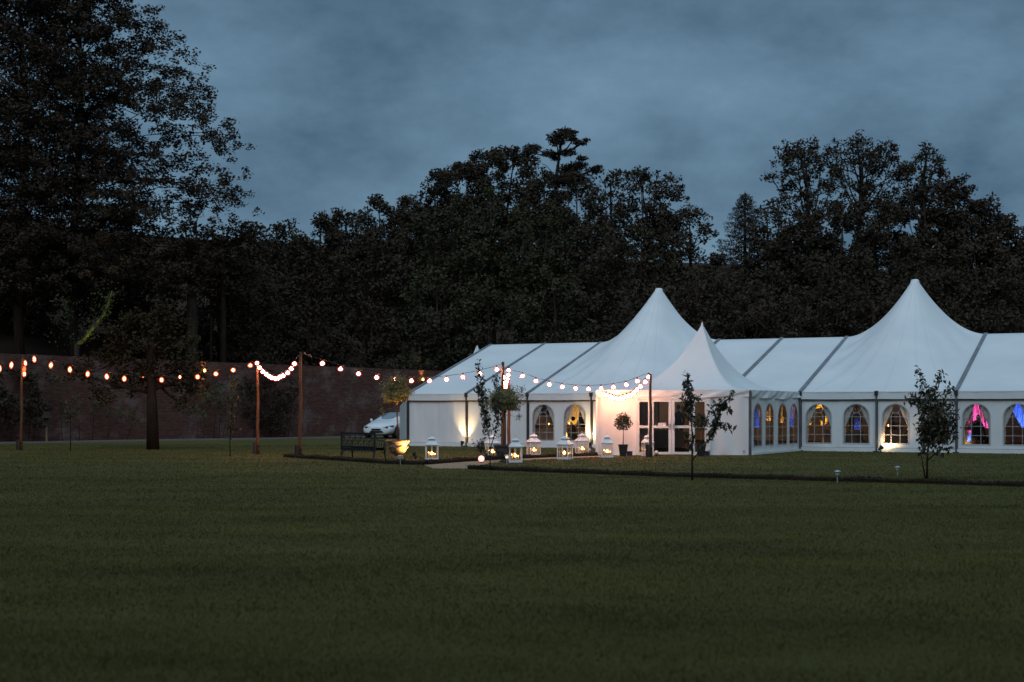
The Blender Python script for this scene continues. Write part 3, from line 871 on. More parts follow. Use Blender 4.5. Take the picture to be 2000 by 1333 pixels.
festoon('tight cluster of bulbs hanging between the pair of poles behind the dark urn', [(x, y, lerpY(i,0,8,Y994-.2,Y983+.2)) for i, (x, y) in enumerate(scl)], e994, e983)
sc_ = [(1020.6,735.4),(1046.6,745),(1072.6,751.6),(1097.4,756.4),(1124.4,759.6),(1149,760.6),(1173.4,759.6),(1198,757),(1222.4,752.4),(1244.6,745),(1266.5,737)]
festoon('festoon string sagging across the marquee roof towards the porch pole', [(x, y, lerpY(x,994,1270,Y994-.1,Y1270)) for x, y in sc_], e994, e1270)
sd = [(1260,747),(1251.6,755.5),(1245,762),(1239,767.5),(1231.5,773),(1224,776),(1217,778),(1210,779.5),(1203,779.5),(1196.5,777.5),(1190.5,775.5),(1184.5,773)]
festoon('short string of bulbs hanging close to the porch wall and glowing on it', [(x, y, 50.25 - 1.5*((x-1184)/86)**0.6) for x, y in sd], e1270, P(1172,764,50.5))

# ------------------------------------------------------------------ lanterns
def make_lantern():
    t = local(thing('candle_lantern', 'x', 'lantern', (0,0,0), 0, 'white candle lanterns along the path'))
    m = M['lantern']; a = 0.185
    b = MB().box(-a-.02,a+.02,-a-.02,a+.02,0,0.05); b.box(-a+.02,a-.02,-a+.02,a-.02,0.05,0.065)
    b.build('base', m, t)
    for sx in (-1,1):
        for sy in (-1,1):
            MB().box(sx*a-.016,sx*a+.016,sy*a-.016,sy*a+.016,0.05,0.485).build('corner_post', m, t)
    for k in range(4):
        R = Matrix.Rotation(k*PI/2, 4, 'Z')
        f = MB().box(-a+.016,a-.016,-a-.008,-a+.008,0.458,0.485,R).box(-.009,.009,-a-.007,-a+.007,0.066,0.458,R)
        f = f.build('side_frame', m, t)
        MB().add([R @ Vector(p) for p in ((-a+.016,-a,.05),(a-.016,-a,.05),(a-.016,-a,.458),(-a+.016,-a,.458))], [(0,1,2,3)]).build('pane', M['lantern_glass'], f)
    rings = [(0.225,0.485),(0.225,0.505),(0.18,0.55),(0.12,0.615),(0.10,0.635),(0.10,0.685)]
    b = MB(); vs = [(sx*r, sy*r, z) for r, z in rings for sx, sy in ((-1,-1),(1,-1),(1,1),(-1,1))]
    fs = [(i*4+k, i*4+(k+1)%4, (i+1)*4+(k+1)%4, (i+1)*4+k) for i in range(len(rings)-1) for k in range(4)] + [(3,2,1,0)]
    b.add(vs, fs); b.build('roof', m, t)
    rings = [(0.135,0.686),(0.135,0.698),(0.07,0.745),(0.012,0.785)]
    b = MB(); vs = [(sx*r, sy*r, z) for r, z in rings for sx, sy in ((-1,-1),(1,-1),(1,1),(-1,1))]
    fs = [(i*4+k, i*4+(k+1)%4, (i+1)*4+(k+1)%4, (i+1)*4+k) for i in range(len(rings)-1) for k in range(4)] + [(3,2,1,0)]
    b.add(vs, fs); b.build('cap', m, t)
    b = MB(); b.tube([(0.03*math.cos(q),0,0.808+0.03*math.sin(q)) for q in np.linspace(0,2*PI,13)], 0.006, 5); b.build('ring', M['steel'], t)
    for x, y, r, h in ((0.0,-0.05,0.055,0.10),(-0.10,0.05,0.042,0.16),(0.10,0.06,0.042,0.11)):
        c = MB().lathe([(r,0.066),(r,0.066+h),(r*0.8,0.066+h-0.006)], 12, (x,y,0)).build('candle', M['wax'], t, smooth=False)
        k = 1.0 if x == 0 else 0.35
        MB().lathe([(0.012*k,h+.066),(0.046*k,h+.066+.030*k),(0.044*k,h+.066+.062*k),(0.018*k,h+.066+.10*k),(0.003,h+.066+.125*k)], 8, (x,y,0)).build('flame', M['flame'], c, smooth=True)
    return t
LAN = [(843.5,898.8,0.12,'white candle lantern standing alone on the grass right of the lit urn'),
       (961,894,0.30,'white candle lantern half hidden behind the thin sapling and the dark urn'),
       (1006.3,903.5,0.10,'white candle lantern right beside the dark urn, nearest to the camera'),
       (1042.3,890.3,0.28,'white candle lantern under the left arched window by the grey post'),
       (1103.5,897.4,-0.45,'white candle lantern turned corner-on between the two arched windows'),
       (1136.6,887.8,0.25,'white candle lantern under the right arched window beside the bright floodlight'),
       (1186,893.8,-0.06,'white candle lantern against the porch wall left of the potted ball tree'),
       (1265,891.2,0.20,'white candle lantern at the glazed doors behind the timber pole')]
l0 = make_lantern()
for i, (px, py, rz, lab) in enumerate(LAN):
    o = l0 if i == 0 else copy_tree(l0)
    o.location = G(px, py); o.rotation_euler = (0,0,rz); o['label'] = lab
    o.scale = (1,1,0.98) if i != 7 else (0.85,0.85,0.95)

# ------------------------------------------------------------------ floodlights
def floodlight(loc, target, label, energy, color, angle=75, size=1.0, group='ground floodlights', lens=True):
    loc = Vector(loc); t = thing('floodlight', label, 'floodlight', tuple(loc), 0, group)
    d = (Vector(target)-loc-Vector((0,0,0.13*size))).normalized()
    c = loc + Vector((0,0,0.15*size))
    q = d.to_track_quat('Z','Y').to_matrix().to_4x4(); Mx = Matrix.Translation(c) @ q
    h = MB(); prof = [(0.045,-0.10),(0.055,-0.02),(0.085,0.05),(0.09,0.075)]
    vs = [Mx @ Vector((r*size*math.cos(2*PI*k/12), r*size*math.sin(2*PI*k/12), z*size)) for r, z in prof for k in range(12)]
    h.add(vs, [(i*12+k, i*12+(k+1)%12, (i+1)*12+(k+1)%12, (i+1)*12+k) for i in range(3) for k in range(12)] + [tuple(range(11,-1,-1))])
    h.build('housing', M['black'], t)
    ln = MB(); ln.add([Mx @ Vector((0.078*size*math.cos(2*PI*k/12), 0.078*size*math.sin(2*PI*k/12), 0.06*size)) for k in range(12)], [tuple(range(12))])
    ln.build('lens', M['flood_lens'] if lens else M['amber_glow'], t)
    MB().bar(loc, c, 0.03*size, 0.05*size).box(loc.x-.06*size,loc.x+.06*size,loc.y-.06*size,loc.y+.06*size,0.0,0.025).build('bracket', M['black'], t)
    spot('beam', t, c + d*0.085*size, target, energy, color, angle)
    return t
WARM = (1.0,0.66,0.30)
floodlight(T(BAY-0.03,-0.42), T(BAY-0.03,0.0,0.95), 'floodlight washing the plain marquee wall by a dark post, left of the sapling', 120, WARM, 74)
floodlight(T(3*BAY+0.05,-0.42), T(3*BAY+0.05,-0.02,0.85), 'floodlight blazing between the arched window and the porch', 150, WARM, 84)
floodlight(T(7*BAY+0.22,-0.42), T(7*BAY+0.50,0.0,0.45), 'small floodlight glaring at the foot of the right hand windows', 90, (1.0,0.60,0.28), 90)
u1 = G(777,896.5)
floodlight(G(811,897.3), u1+Vector((0.0,0.06,0.95)), 'tilted black spotlight on the grass aimed at the terracotta urn', 240, (1.0,0.60,0.17), 104, 0.9)
# ------------------------------------------------------------------ solar path lights and garden globes
def make_pathlight():
    t = local(thing('path_light', 'x', 'path light', (0,0,0), 0, 'small solar path lights'))
    MB().tube([(0,0,0),(0,0,0.19)], 0.013, 6).build('stem', M['steel'], t)
    MB().lathe([(0.035,0.165),(0.046,0.18),(0.046,0.235),(0.035,0.245)], 10).build('lens', M['solar_lens_off'], t, smooth=True)
    MB().lathe([(0.085,0.243),(0.082,0.256),(0.05,0.275),(0.012,0.285)], 12).build('cap', M['steel'], t, smooth=True)
    return t
p0_ = make_pathlight()
for i, (px, py, lab, k) in enumerate(((782,908,'small solar path light beside the lit terracotta urn',1),(990,906.5,'small solar path light glowing white before the dark urn',1),
        (1635.5,943.5,'small solar path light with a pale cap on the right hand lawn, the nearer one',1),(1753,931,'small solar path light on the lawn left of the bushy sapling, the farther one',0.9),
        (1453,891.5,'small solar path light at the right corner of the porch wall',0.75),(1386,890.5,'small solar path light at the right side of the glazed doors',0.75))):
    o = p0_ if i == 0 else copy_tree(p0_)
    o.location = G(px, py); o['label'] = lab; o.scale = (k,k,k)
    if i == 1:
        for ch in o.children:
            if ch.name.startswith('lens'): ch.data = ch.data.copy(); ch.data.materials[0] = M['solar_lens']
def globe(px, py, r, m, label, name='globe_light'):
    g = G(px, py); t = thing(name, label, 'globe light', tuple(g))
    prof = [(max(0.004, r*math.sin(PI*k/10)), 0.03 + r - r*math.cos(PI*k/10)) for k in range(11)]
    MB().lathe(prof, 14, tuple(g)).build('globe', m, t, smooth=True)
    MB().lathe([(r*0.5,0),(r*0.5,0.035)], 10, tuple(g)).build('base', M['black'], t)
globe(940, 904.5, 0.095, mat('pink_globe', (1,0.7,0.6), emit=(1.0,0.38,0.32), estr=1.7), 'pink glowing globe light resting on the path edge')
globe(1151, 884.5, 0.07, M['solar_lens_off'], 'unlit white globe on the grass by the floodlight left of the porch')
globe(1282, 890.5, 0.075, M['solar_lens_off'], 'unlit white globe beside the timber pole at the doors')

# ------------------------------------------------------------------ leaves
def leaf_quads(c, size, rng, ratio=0.5, flat=0.0, droop=0.0):
    """rhombic leaves at centres c (N,3)"""
    n = len(c)
    a = rng.normal(size=(n,3)); a[:,2] = a[:,2]*(1-flat) - droop
    a /= np.linalg.norm(a, axis=1, keepdims=True)+1e-9
    q = rng.normal(size=(n,3)); q[:,:2] *= (1-flat)
    bb = np.cross(a, q); bb /= np.linalg.norm(bb, axis=1, keepdims=True)+1e-9
    s = size*rng.uniform(0.65,1.35,size=(n,1))
    v = np.empty((n,4,3))
    v[:,0] = c - a*s/2; v[:,1] = c + bb*s*ratio/2 + a*s*0.06; v[:,2] = c + a*s/2; v[:,3] = c - bb*s*ratio/2 + a*s*0.06
    return v.reshape(-1,3), np.arange(n*4).reshape(-1,4)
def gauss_clumps(cent, per, rad, rng, flatten=1.0):
    n = len(cent)*per
    d = rng.normal(size=(n,3)); d /= np.linalg.norm(d, axis=1, keepdims=True)
    r = rng.uniform(0,1,size=(n,1))**0.5
    off = d*r*rad; off[:,2] *= flatten
    return np.repeat(cent, per, axis=0) + off

def stem_leaves(branches, step, spread, rng):
    """points along px polylines with sideways spread; branches of Vector points"""
    out = []
    for pts in branches:
        for a, c in zip(pts[:-1], pts[1:]):
            L = (c-a).length; n = max(1, int(L/step))
            for k in range(n):
                p = a.lerp(c, (k+rng.random())/n)
                d = rng.normal(size=3); d /= np.linalg.norm(d)
                out.append(np.array(p) + d*spread*(0.25+0.75*rng.random()))
    return np.array(out)

def sapling(label, base, stems, leafy, Y, size, spread, step, seed, r0=0.022, ratio=0.45, group='young fruit trees on the lawn', m='leaf_sapling', trunkmat='bark'):
    rng = np.random.default_rng(seed)
    t = thing('young_tree', label, 'tree', tuple(base), 0, group)
    b = MB(); L3 = []
    def to3(line, dy0):
        return [P(x, y, Y) + Vector((0, dy0*k/max(1,len(line)-1), 0)) for k, (x, y) in enumerate(line)]
    for i, line in enumerate(stems):
        pts = to3(line, 0)
        b.tube(pts, [r0*(0.9 if i == 0 else 0.62)*(1-0.75*k/(len(pts)-1)) for k in range(len(pts))], 6)
    for line in leafy:
        L3.append(to3(line, rng.uniform(-0.35,0.35)))
        if line not in stems:
            pts = L3[-1]; b.tube(pts, [r0*0.35*(1-0.6*k/max(1,len(pts)-1)) for k in range(len(pts))], 5)
    b.build('trunk', M[trunkmat], t, smooth=True)
    c = stem_leaves(L3, step, spread, rng)
    v, f = leaf_quads(c, size, rng, ratio, droop=0.45)
    # fold each leaf a little: lower its tip
    v[2::4, 2] -= size*0.22
    mesh_np('crown', v, f, M[m], t)
    return t
YA, YB, YC = 4528/(920-800), 4528/(938.5-800), 4528/(940-800)
ga = G(958,920)
sapling('slender sapling of two leafy stems in front of the dark urn', ga,
    [[(958,920),(957,893),(956,858)],[(956,858),(950,830),(946,800),(942,770),(938,740),(935,720),(932,706)],[(957,878),(966,850),(973,820),(975,790),(971,760),(968,733)]],
    [[(954,850),(950,830),(946,800),(942,770)],[(950,830),(943,800),(940,770),(936,752)],[(946,800),(942,770),(938,740)],[(938,740),(935,720),(932,706)],[(948,845),(952,815),(946,790)],[(936,770),(934,752)],
     [(966,850),(973,820),(975,790),(971,760)],[(971,820),(968,795),(964,775)],[(971,760),(968,733)],[(957,893),(945,880),(937,866)],[(938,866),(933,874),(940,880)]], YA, 0.105, 0.15, 0.0105, 31, 0.02)
sapling('young tree forked low before the porch doors with a leafy right branch', G(1352,938.5),
    [[(1352,938.5),(1352,899),(1352,850),(1349,800),(1345,760),(1341,728)],[(1352,899),(1368,880),(1388,855),(1400,830),(1408,800),(1418,785),(1430,768)]],
    [[(1351,830),(1349,800),(1345,760)],[(1347,800),(1338,785),(1334,772)],[(1349,790),(1358,776),(1367,775)],[(1345,760),(1341,728)],[(1345,770),(1340,750)],[(1352,880),(1350,845)],[(1350,815),(1343,795)],[(1347,790),(1352,770)],
     [(1385,858),(1400,830),(1408,800)],[(1408,800),(1418,785),(1430,768)],[(1400,830),(1418,833),(1431,838)],[(1405,812),(1392,803),(1384,808)],[(1408,800),(1422,800),(1432,803)],[(1402,822),(1394,835),(1390,848)],[(1410,800),(1398,790),(1390,795)],[(1372,876),(1378,862)],[(1414,790),(1408,780)]],
    YB, 0.13, 0.115, 0.0118, 32, 0.026)
sapling('bushy young tree with a dense dark crown before the right hand windows', G(1811,940),
    [[(1811,940),(1811,900),(1813,870),(1815,820),(1812,780)],[(1808,938),(1802,905),(1798,878)],[(1811,900),(1832,882),(1850,873)]],
    [[(1812,800),(1803,765),(1797,742),(1792,720)],[(1816,800),(1825,765),(1833,742),(1840,726)],[(1825,810),(1845,785),(1858,762),(1862,752)],[(1806,800),(1788,785),(1766,781)],[(1812,780),(1800,762)],[(1815,780),(1822,758)],
     [(1820,820),(1850,825),(1872,835)],[(1820,840),(1850,845),(1868,848)],[(1808,820),(1795,805),(1788,808)],[(1815,870),(1800,850),(1796,820)],[(1815,870),(1830,850),(1845,820)],[(1812,870),(1812,800)],[(1800,875),(1800,820),(1806,780)],[(1820,872),(1828,820),(1828,780)],[(1835,868),(1842,830),(1846,790)],[(1805,868),(1818,845),(1834,860)],[(1800,860),(1824,835),(1850,858)],[(1798,840),(1820,815),(1840,800)],[(1806,800),(1780,772)],[(1855,860),(1862,820),(1860,790)],
     [(1825,886),(1843,877),(1858,872)],[(1798,884),(1796,878)]], YC, 0.12, 0.155, 0.0112, 33, 0.03)
YD_ = 4528/(892-800)
sapling('slim young tree with pale climbing leaves left of the swag poles', G(449.5,892),
    [[(449.5,892),(449,860),(452,820),(455,780),(457,730)]],
    [[(449,860),(452,820),(455,780),(457,735)],[(450,850),(447,825)],[(452,830),(462,815)],[(455,790),(466,765)],[(456,760),(458,730)],[(452,838),(466,836)],[(454,800),(447,790)],[(456,770),(452,745)]], YD_, 0.11, 0.22, 0.020, 34, 0.025, m='leaf_climber')
sapling('slight young tree left of the thick trunk, dim before the wall', G(137.5,881),
    [[(137.5,881),(138,840),(137,800),(133,780)]],
    [[(138,830),(137,800),(133,780)],[(138,820),(125,805),(118,800)],[(138,815),(148,800)],[(137,800),(128,790)]], 4528/81, 0.12, 0.26, 0.03, 35, 0.025, m='leaf_climber')

# ------------------------------------------------------------------ urns with standard trees
def urn(label, g, k, m):
    t = thing('garden_urn', label, 'urn', tuple(g), 0, 'garden urns beside the path')
    S = lambda pr: [(r*k, z*k) for r, z in pr]
    MB().lathe(S([(0.19,0),(0.19,0.04),(0.15,0.06),(0.10,0.10),(0.085,0.135),(0.12,0.155)]), 20, tuple(g)).build('foot', m, t, smooth=True)
    b = MB().lathe(S([(0.12,0.15),(0.20,0.18),(0.26,0.235),(0.285,0.30),(0.31,0.42),(0.335,0.50),(0.345,0.545)]), 24, tuple(g), cap=False)
    bowl = b.build('bowl', m, t, smooth=True)
    MB().lathe(S([(0.345,0.54),(0.385,0.56),(0.395,0.60),(0.375,0.625),(0.33,0.63),(0.32,0.58)]), 24, tuple(g), cap=False).build('rim', m, t, smooth=True)
    sw_ = MB()
    for q in range(6):
        a0 = q*PI/3
        pts = []
        for j in range(9):
            a_ = a0 + (PI/3)*j/8; z = 0.44 - 0.08*math.sin(PI*j/8); r = 0.318 + 0.01
            pts.append(g + Vector((r*k*math.cos(a_), r*k*math.sin(a_), z*k)))
        sw_.tube(pts, 0.018*k, 5)
    sw_.build('garland', m, bowl, smooth=True)
    MB().lathe(S([(0.32,0.585),(0.01,0.60)]), 20, tuple(g)).build('soil', M['soil'], t)
    return g + Vector((0,0,0.59*k))
def standard_tree(label, top, ytop, crown_px, Y, seed, trunk_r, leaf, n_sprig, name='olive_tree', extra=()):
    rng = np.random.default_rng(seed); cx_, cy_, rx, ry = crown_px
    t = thing(name, label, 'tree', tuple(top), 0, 'standard trees in the garden urns')
    cen = P(cx_, cy_, Y); k = Y/F; b = MB()
    fork = Vector((top.x+ (cen.x-top.x)*0.7, Y, P(0, cy_+ry*0.75, Y).z))
    b.tube([top + Vector((0,0,-0.05)), top.lerp(fork, 0.5) + Vector((0.012,0,0)), fork], [trunk_r, trunk_r*0.85, trunk_r*0.8], 8)
    C = []
    for i in range(n_sprig):
        d = rng.normal(size=3); d /= np.linalg.norm(d)
        if d[2] < -0.55: d[2] *= -1
        L = rng.uniform(0.62,1.15) if rng.random() < 0.7 else rng.uniform(1.1,1.5)*(1.0 if d[2] > -0.1 else 0.85)
        e = np.array(cen) + d*np.array([rx*k, rx*k, ry*k])*L
        s_ = np.array(fork)*0.35 + np.array(cen)*0.65 + d*np.array([rx,rx,ry])*k*0.15
        m_ = (s_+e)/2 + np.array([0,0,0.03])
        if i < 46: b.tube([fork, Vector(s_), Vector(m_), Vector(e)], [trunk_r*0.35, 0.010, 0.006, 0.003], 4)
        up = np.array([0,0,0.06])
        for q in range(26):
            f = rng.uniform(0.25,1.0); C.append(s_+(e-s_)*f + up*f + rng.normal(size=3)*0.028)
    for (ex, ey) in extra:
        e = np.array(P(ex, ey, Y)); s_ = np.array(fork)
        b.tube([fork, Vector((s_+e)/2), Vector(e)], [trunk_r*0.3, 0.008, 0.004], 4)
        C += [e + rng.normal(size=3)*0.05 for _ in range(50)]
    b.build('trunk', M['trunk_red'], t, smooth=True)
    v, f = leaf_quads(np.array(C), leaf, rng, 0.34)
    mesh_np('crown', v, f, M['leaf_olive'], t)
Yu1, Yu2 = u1.y, 4528/(903-800)
top1 = urn('weathered terracotta urn lit bright yellow by the spotlight beside it', u1, 1.0, M['terracotta'])
standard_tree('ball headed olive tree glowing warm in the lit terracotta urn', top1, 735, (774,772,27,29), Yu1, 51, 0.034, 0.075, 300, extra=((748,803),(796,745)))
u2 = G(985,903)
top2 = urn('dark unlit urn on a foot beside the candle lanterns', u2, 0.86, M['lead'])
standard_tree('dark ball headed tree on a thick stem in the unlit urn', top2, 750, (986,789,32,28), Yu2, 52, 0.05, 0.07, 340, extra=((1018,760),(962,800),(1013,815)))
# ------------------------------------------------------------------ potted ball trees by the door
def topiary(label, g, seed):
    rng = np.random.default_rng(seed)
    t = thing('ball_topiary', label, 'potted tree', tuple(g), 0, 'potted ball trees by the porch door')
    b = MB(); rr = [(0.105,0),(0.155,0.38),(0.165,0.38),(0.165,0.41),(0.14,0.41),(0.13,0.36)]
    vs = [g + Vector((sx*r, sy*r, z)) for r, z in rr for sx, sy in ((-1,-1),(1,-1),(1,1),(-1,1))]
    b.add(vs, [(i*4+k, i*4+(k+1)%4, (i+1)*4+(k+1)%4, (i+1)*4+k) for i in range(5) for k in range(4)]+[(23,22,21,20)])
    b.build('pot', M['planter_black'], t)
    MB().tube([g+Vector((0,0,0.36)), g+Vector((0.01,0,0.7)), g+Vector((0,0,1.05))], [0.017,0.015,0.013], 6).build('trunk', M['trunk_red'], t, smooth=True)
    cen = np.array(g)+np.array([0,0,1.20]); C = []
    for i in range(1150):
        d = rng.normal(size=3); d /= np.linalg.norm(d)
        C.append(cen + d*0.29*(rng.uniform(0.45,1.12)+0.10*math.sin(d[0]*7+seed)*math.sin(d[2]*6)))
    v, f = leaf_quads(np.array(C), 0.075, rng, 0.42)
    mesh_np('crown', v, f, M['leaf_topiary'], t)
topiary('potted ball tree in a black square planter left of the glazed doors', G(1217,891.5), 61)
topiary('potted ball tree behind the forked sapling right of the glazed doors', G(1369,891.5), 62)
for px, py, lab in ((1229.5,890.2,'dark blue plastic crate against the porch left of the doors'),(1381,890.0,'dark blue plastic crate right of the glazed doors by the sapling')):
    g = G(px, py); t = thing('storage_crate', lab, 'crate', tuple(g), 0, 'blue crates at the porch')
    MB().box(g.x-.095,g.x+.095,g.y-.10,g.y+.06,0,0.125).build('body', M['blue_box'], t)
    MB().box(g.x-.105,g.x+.105,g.y-.11,g.y+.07,0.127,0.155).build('lid', M['blue_box'], t)

# ------------------------------------------------------------------ cast iron bench (seen from behind)
bg = (G(664,898.5)+G(738,903.5))/2
bench = local(thing('garden_bench', 'dark ornate cast iron bench with lattice back on the grass', 'bench', (0,0,0)))
LB, DB, SH, BH = 1.42, 0.46, 0.42, 0.90
iron = M['iron']
def arc(cx_, cz, r, a0, a1, y, n=8): return [(cx_+r*math.cos(a0+(a1-a0)*k/n), y, cz+r*math.sin(a0+(a1-a0)*k/n)) for k in range(n+1)]
b = MB().box(-LB/2,LB/2,-0.035,-0.005,BH-0.05,BH); b.box(-LB/2,LB/2,-0.03,-0.01,SH+0.02,SH+0.055); b.box(-LB/2,LB/2,-0.03,-0.01,BH-0.17,BH-0.15)
for sx in (-1,1): b.box(sx*LB/2-0.028,sx*LB/2+0.028,-0.04,0.0,SH-0.06,BH+0.02)
back = b.build('backrest', iron, bench)
nmot = 6
for k in range(nmot):
    m_ = MB(); x = -LB/2 + LB*(k+0.5)/nmot; w_ = LB/nmot/2
    m_.tube([(x-w_,-0.02,SH+0.04),(x-w_*0.9,-0.02,SH+0.20),(x,-0.02,BH-0.16)], 0.011, 5)
    m_.tube([(x+w_,-0.02,SH+0.04),(x+w_*0.9,-0.02,SH+0.20),(x,-0.02,BH-0.16)], 0.011, 5)
    m_.tube(arc(x, SH+0.17, w_*0.55, 0, 2*PI, -0.02, 12), 0.010, 5)
    m_.tube(arc(x, BH-0.10, 0.042, 0, 2*PI, -0.02, 10), 0.009, 5)
    m_.tube([(x,-0.02,SH+0.04),(x,-0.02,BH-0.16)], 0.009, 5)
    m_.tube([(x-w_,-0.02,BH-0.16),(x-w_,-0.02,SH+0.04)], 0.008, 5)
    m_.build('lattice_motif', iron, back)
for k in range(5):
    y = 0.03 + k*0.09; MB().box(-LB/2+0.01,LB/2-0.01,y,y+0.062,SH,SH+0.018).build('seat_slat', iron, bench)
b = MB().box(-LB/2,LB/2,DB-0.02,DB,SH-0.085,SH-0.005); b.box(-LB/2,LB/2,-0.02,0.0,SH-0.085,SH-0.005)
for k in range(18): b.tube(arc(-LB/2+LB*(k+0.5)/18, SH-0.085, 0.03, PI, 2*PI, -0.01, 5), 0.007, 4)
b.build('apron', iron, bench)
for sx in (-1,1):
    x = sx*LB/2
    for y0_, dy in ((0.0,-0.10),(DB-0.02,0.06)):
        MB().tube([(x,y0_,SH-0.02),(x-sx*0.01,y0_+dy*0.35,SH*0.55),(x,y0_+dy*0.75,0.10),(x,y0_+dy,0.0)], [0.032,0.024,0.022,0.03], 6).tube(
            [(x,y0_+dy*.2,0.16),(x-sx*0.06,y0_+dy*.1,0.27),(x-sx*0.17,y0_,SH-0.06)], 0.012, 5).build('leg', iron, bench)
    am = MB().tube([(x,-0.01,BH-0.04),(x,0.05,BH-0.15),(x,0.12,BH-0.24),(x,0.25,BH-0.255),(x,0.38,BH-0.26),(x,0.46,BH-0.32),(x,DB+0.01,SH+0.10),(x,DB-0.01,SH)], 0.018, 6)
    for k in range(4): am.tube([(x,0.06+k*0.11,SH),(x,0.09+k*0.11,BH-0.27)], 0.009, 5)
    am.build('armrest', iron, bench)
bench.location = bg; bench.rotation_euler = (0,0,-math.radians(37))

# ------------------------------------------------------------------ white hatchback
car = local(thing('parked_car', 'white coupe parked by the brick wall at the end of the marquee', 'car', (0,0,0)))
ST = [(2.13,.55,.28,.66,.44,.62,.60,.30,.645),(2.03,.74,.20,.82,.44,.79,.63,.40,.70),(1.75,.82,.17,.885,.47,.86,.69,.50,.80),(1.30,.86,.17,.905,.50,.88,.78,.55,.90),
      (0.95,.87,.17,.905,.52,.885,.86,.60,.965),(0.70,.87,.17,.905,.53,.88,.90,.64,1.00),(0.20,.87,.17,.905,.54,.87,.93,.61,1.19),(-0.30,.87,.17,.905,.55,.86,.95,.57,1.355),
      (-0.90,.87,.17,.905,.55,.86,.96,.55,1.40),(-1.45,.86,.18,.90,.56,.855,.97,.53,1.33),(-1.85,.82,.22,.88,.56,.83,.97,.50,1.14),(-2.10,.70,.28,.80,.56,.76,.92,.45,.98),(-2.17,.60,.34,.70,.56,.66,.85,.40,.90)]
rows = []
for (x, w0, z0_, w1, z1_, w2, z2_, w3, z3_) in ST:
    half = [(0,z0_),(w0,z0_),(w1,z1_),(w2,z2_),(w3,z3_),(0,z3_+0.035)]
    rows.append([(x,-y,z) for y, z in half[::-1][:-1]] + [(x,y,z) for y, z in half])
b = MB(); b.grid(rows)
b.add(rows[0], [tuple(range(len(rows[0])))]); b.add(rows[-1], [tuple(range(len(rows[-1])-1,-1,-1))])
bm = bmesh.new(); body = b.build('body', M['car_paint'], car, smooth=True); bm.from_mesh(body.data)
bmesh.ops.remove_doubles(bm, verts=bm.verts, dist=0.001); bmesh.ops.recalc_face_normals(bm, faces=bm.faces); bm.to_mesh(body.data); bm.free()
for p in body.data.polygons: p.use_smooth = True
md = body.modifiers.new('sub', 'SUBSURF'); md.levels = 2; md.render_levels = 2
b = MB(); rows = []
for i in range(9):
    f = i/8; x = 0.74 - 1.02*f; zc = 1.012 + 0.385*f - 0.03*math.sin(PI*f)*0; hw = 0.72 - 0.16*f
    zc = 1.00 + (1.385-1.00)*(f**0.92)
    rows.append([(x - 0.16*(u_**2), hw*u_, zc - 0.075*u_*u_ + 0.025) for u_ in np.linspace(-1,1,9)])
b.grid(rows); b.build('windscreen', M['car_glass'], car, smooth=True)
for s_ in (-1,1):
    MB().add([(x, s_*(y+0.012), z) for x, y, z in ((0.45,.862,.965),(-0.15,.70,1.24),(-0.75,.665,1.30),(-1.30,.69,1.24),(-1.55,.83,1.0))], [(0,1,2,3,4)]).build('side_window', M['car_glass'], car)
    h = MB(); pts = [(2.02,.48,.60),(1.98,.62,.585),(1.86,.80,.605),(1.70,.872,.66),(1.72,.862,.715),(1.88,.76,.70),(2.03,.52,.66)]
    h.add([(x+0.035, s_*(y+0.02), z) for x, y, z in pts], [tuple(range(7))]); hl = h.build('headlight', M['car_black'], car)
    g_ = MB(); g_.lathe([(0.002,-0.01),(0.05,0.0),(0.055,0.012),(0.002,0.03)], 10); o = g_.build('lamp_lens', M['lamp_glass'], hl, smooth=True); o.location = (1.96, s_*0.72, 0.65); o.rotation_euler = (0, PI/2, s_*0.5)
    MB().lathe([(0.02,-0.09),(0.06,-0.08),(0.075,0.0),(0.06,0.06),(0.02,0.075)], 10, (0.50, s_*0.945, 0.985)).build('mirror', M['car_paint'], car, smooth=True)
    for x in (1.32,-1.30):
        wh = MB(); R = Matrix.Translation((x, s_*0.80, 0.325)) @ Matrix.Rotation(PI/2, 4, 'X')
        pr = [(0.20,-0.105),(0.31,-0.105),(0.325,-0.07),(0.325,0.07),(0.31,0.105),(0.20,0.105)]
        wh.add([R @ Vector((r*math.cos(2*PI*k/24), r*math.sin(2*PI*k/24), z)) for r, z in pr for k in range(24)], [(i*24+k, i*24+(k+1)%24, (i+1)*24+(k+1)%24, (i+1)*24+k) for i in range(5) for k in range(24)])
        w_ = wh.build('wheel', M['tyre'], car, smooth=True)
        rm = MB(); rm.lathe([(0.06,0.0),(0.06,0.03),(0.01,0.035)], 12)
        for k in range(5):
            a_ = 2*PI*k/5; rm.bar((0,0,0.012),(0.2*math.cos(a_),0.2*math.sin(a_),0.012), 0.05, 0.02)
        rm.lathe([(0.19,0.0),(0.215,0.02),(0.205,0.0)], 24)
        o = rm.build('rim', M['rim'], w_); o.location = (x, s_*0.90, 0.325); o.rotation_euler = (-s_*PI/2, 0, 0)
        ar = MB(); ar.add([(x+0.385*math.cos(q), s_*0.9, 0.325+0.385*math.sin(q)) for q in np.linspace(-0.35, PI+0.35, 18)] + [(x, s_*0.9, 0.19)], [(k, k+1, 18) for k in range(17)])
        ar.build('wheel_arch', M['car_black'], car)
MB().prism([(-.66,.555),(.66,.555),(.68,.635),(-.68,.635)], 0, 0.03, Matrix.Translation((2.10,0,0)) @ Matrix.Rotation(PI/2,4,'Z')).build('grille', M['car_black'], car)
b = MB(); b.grid([[(2.135-0.16*abs(u_)**3, 0.74*u_, z + 0.03*abs(u_)) for u_ in np.linspace(-1,1,11)] for z in (0.30,0.335,0.37,0.40)]); b.build('lower_intake', M['car_black'], car)
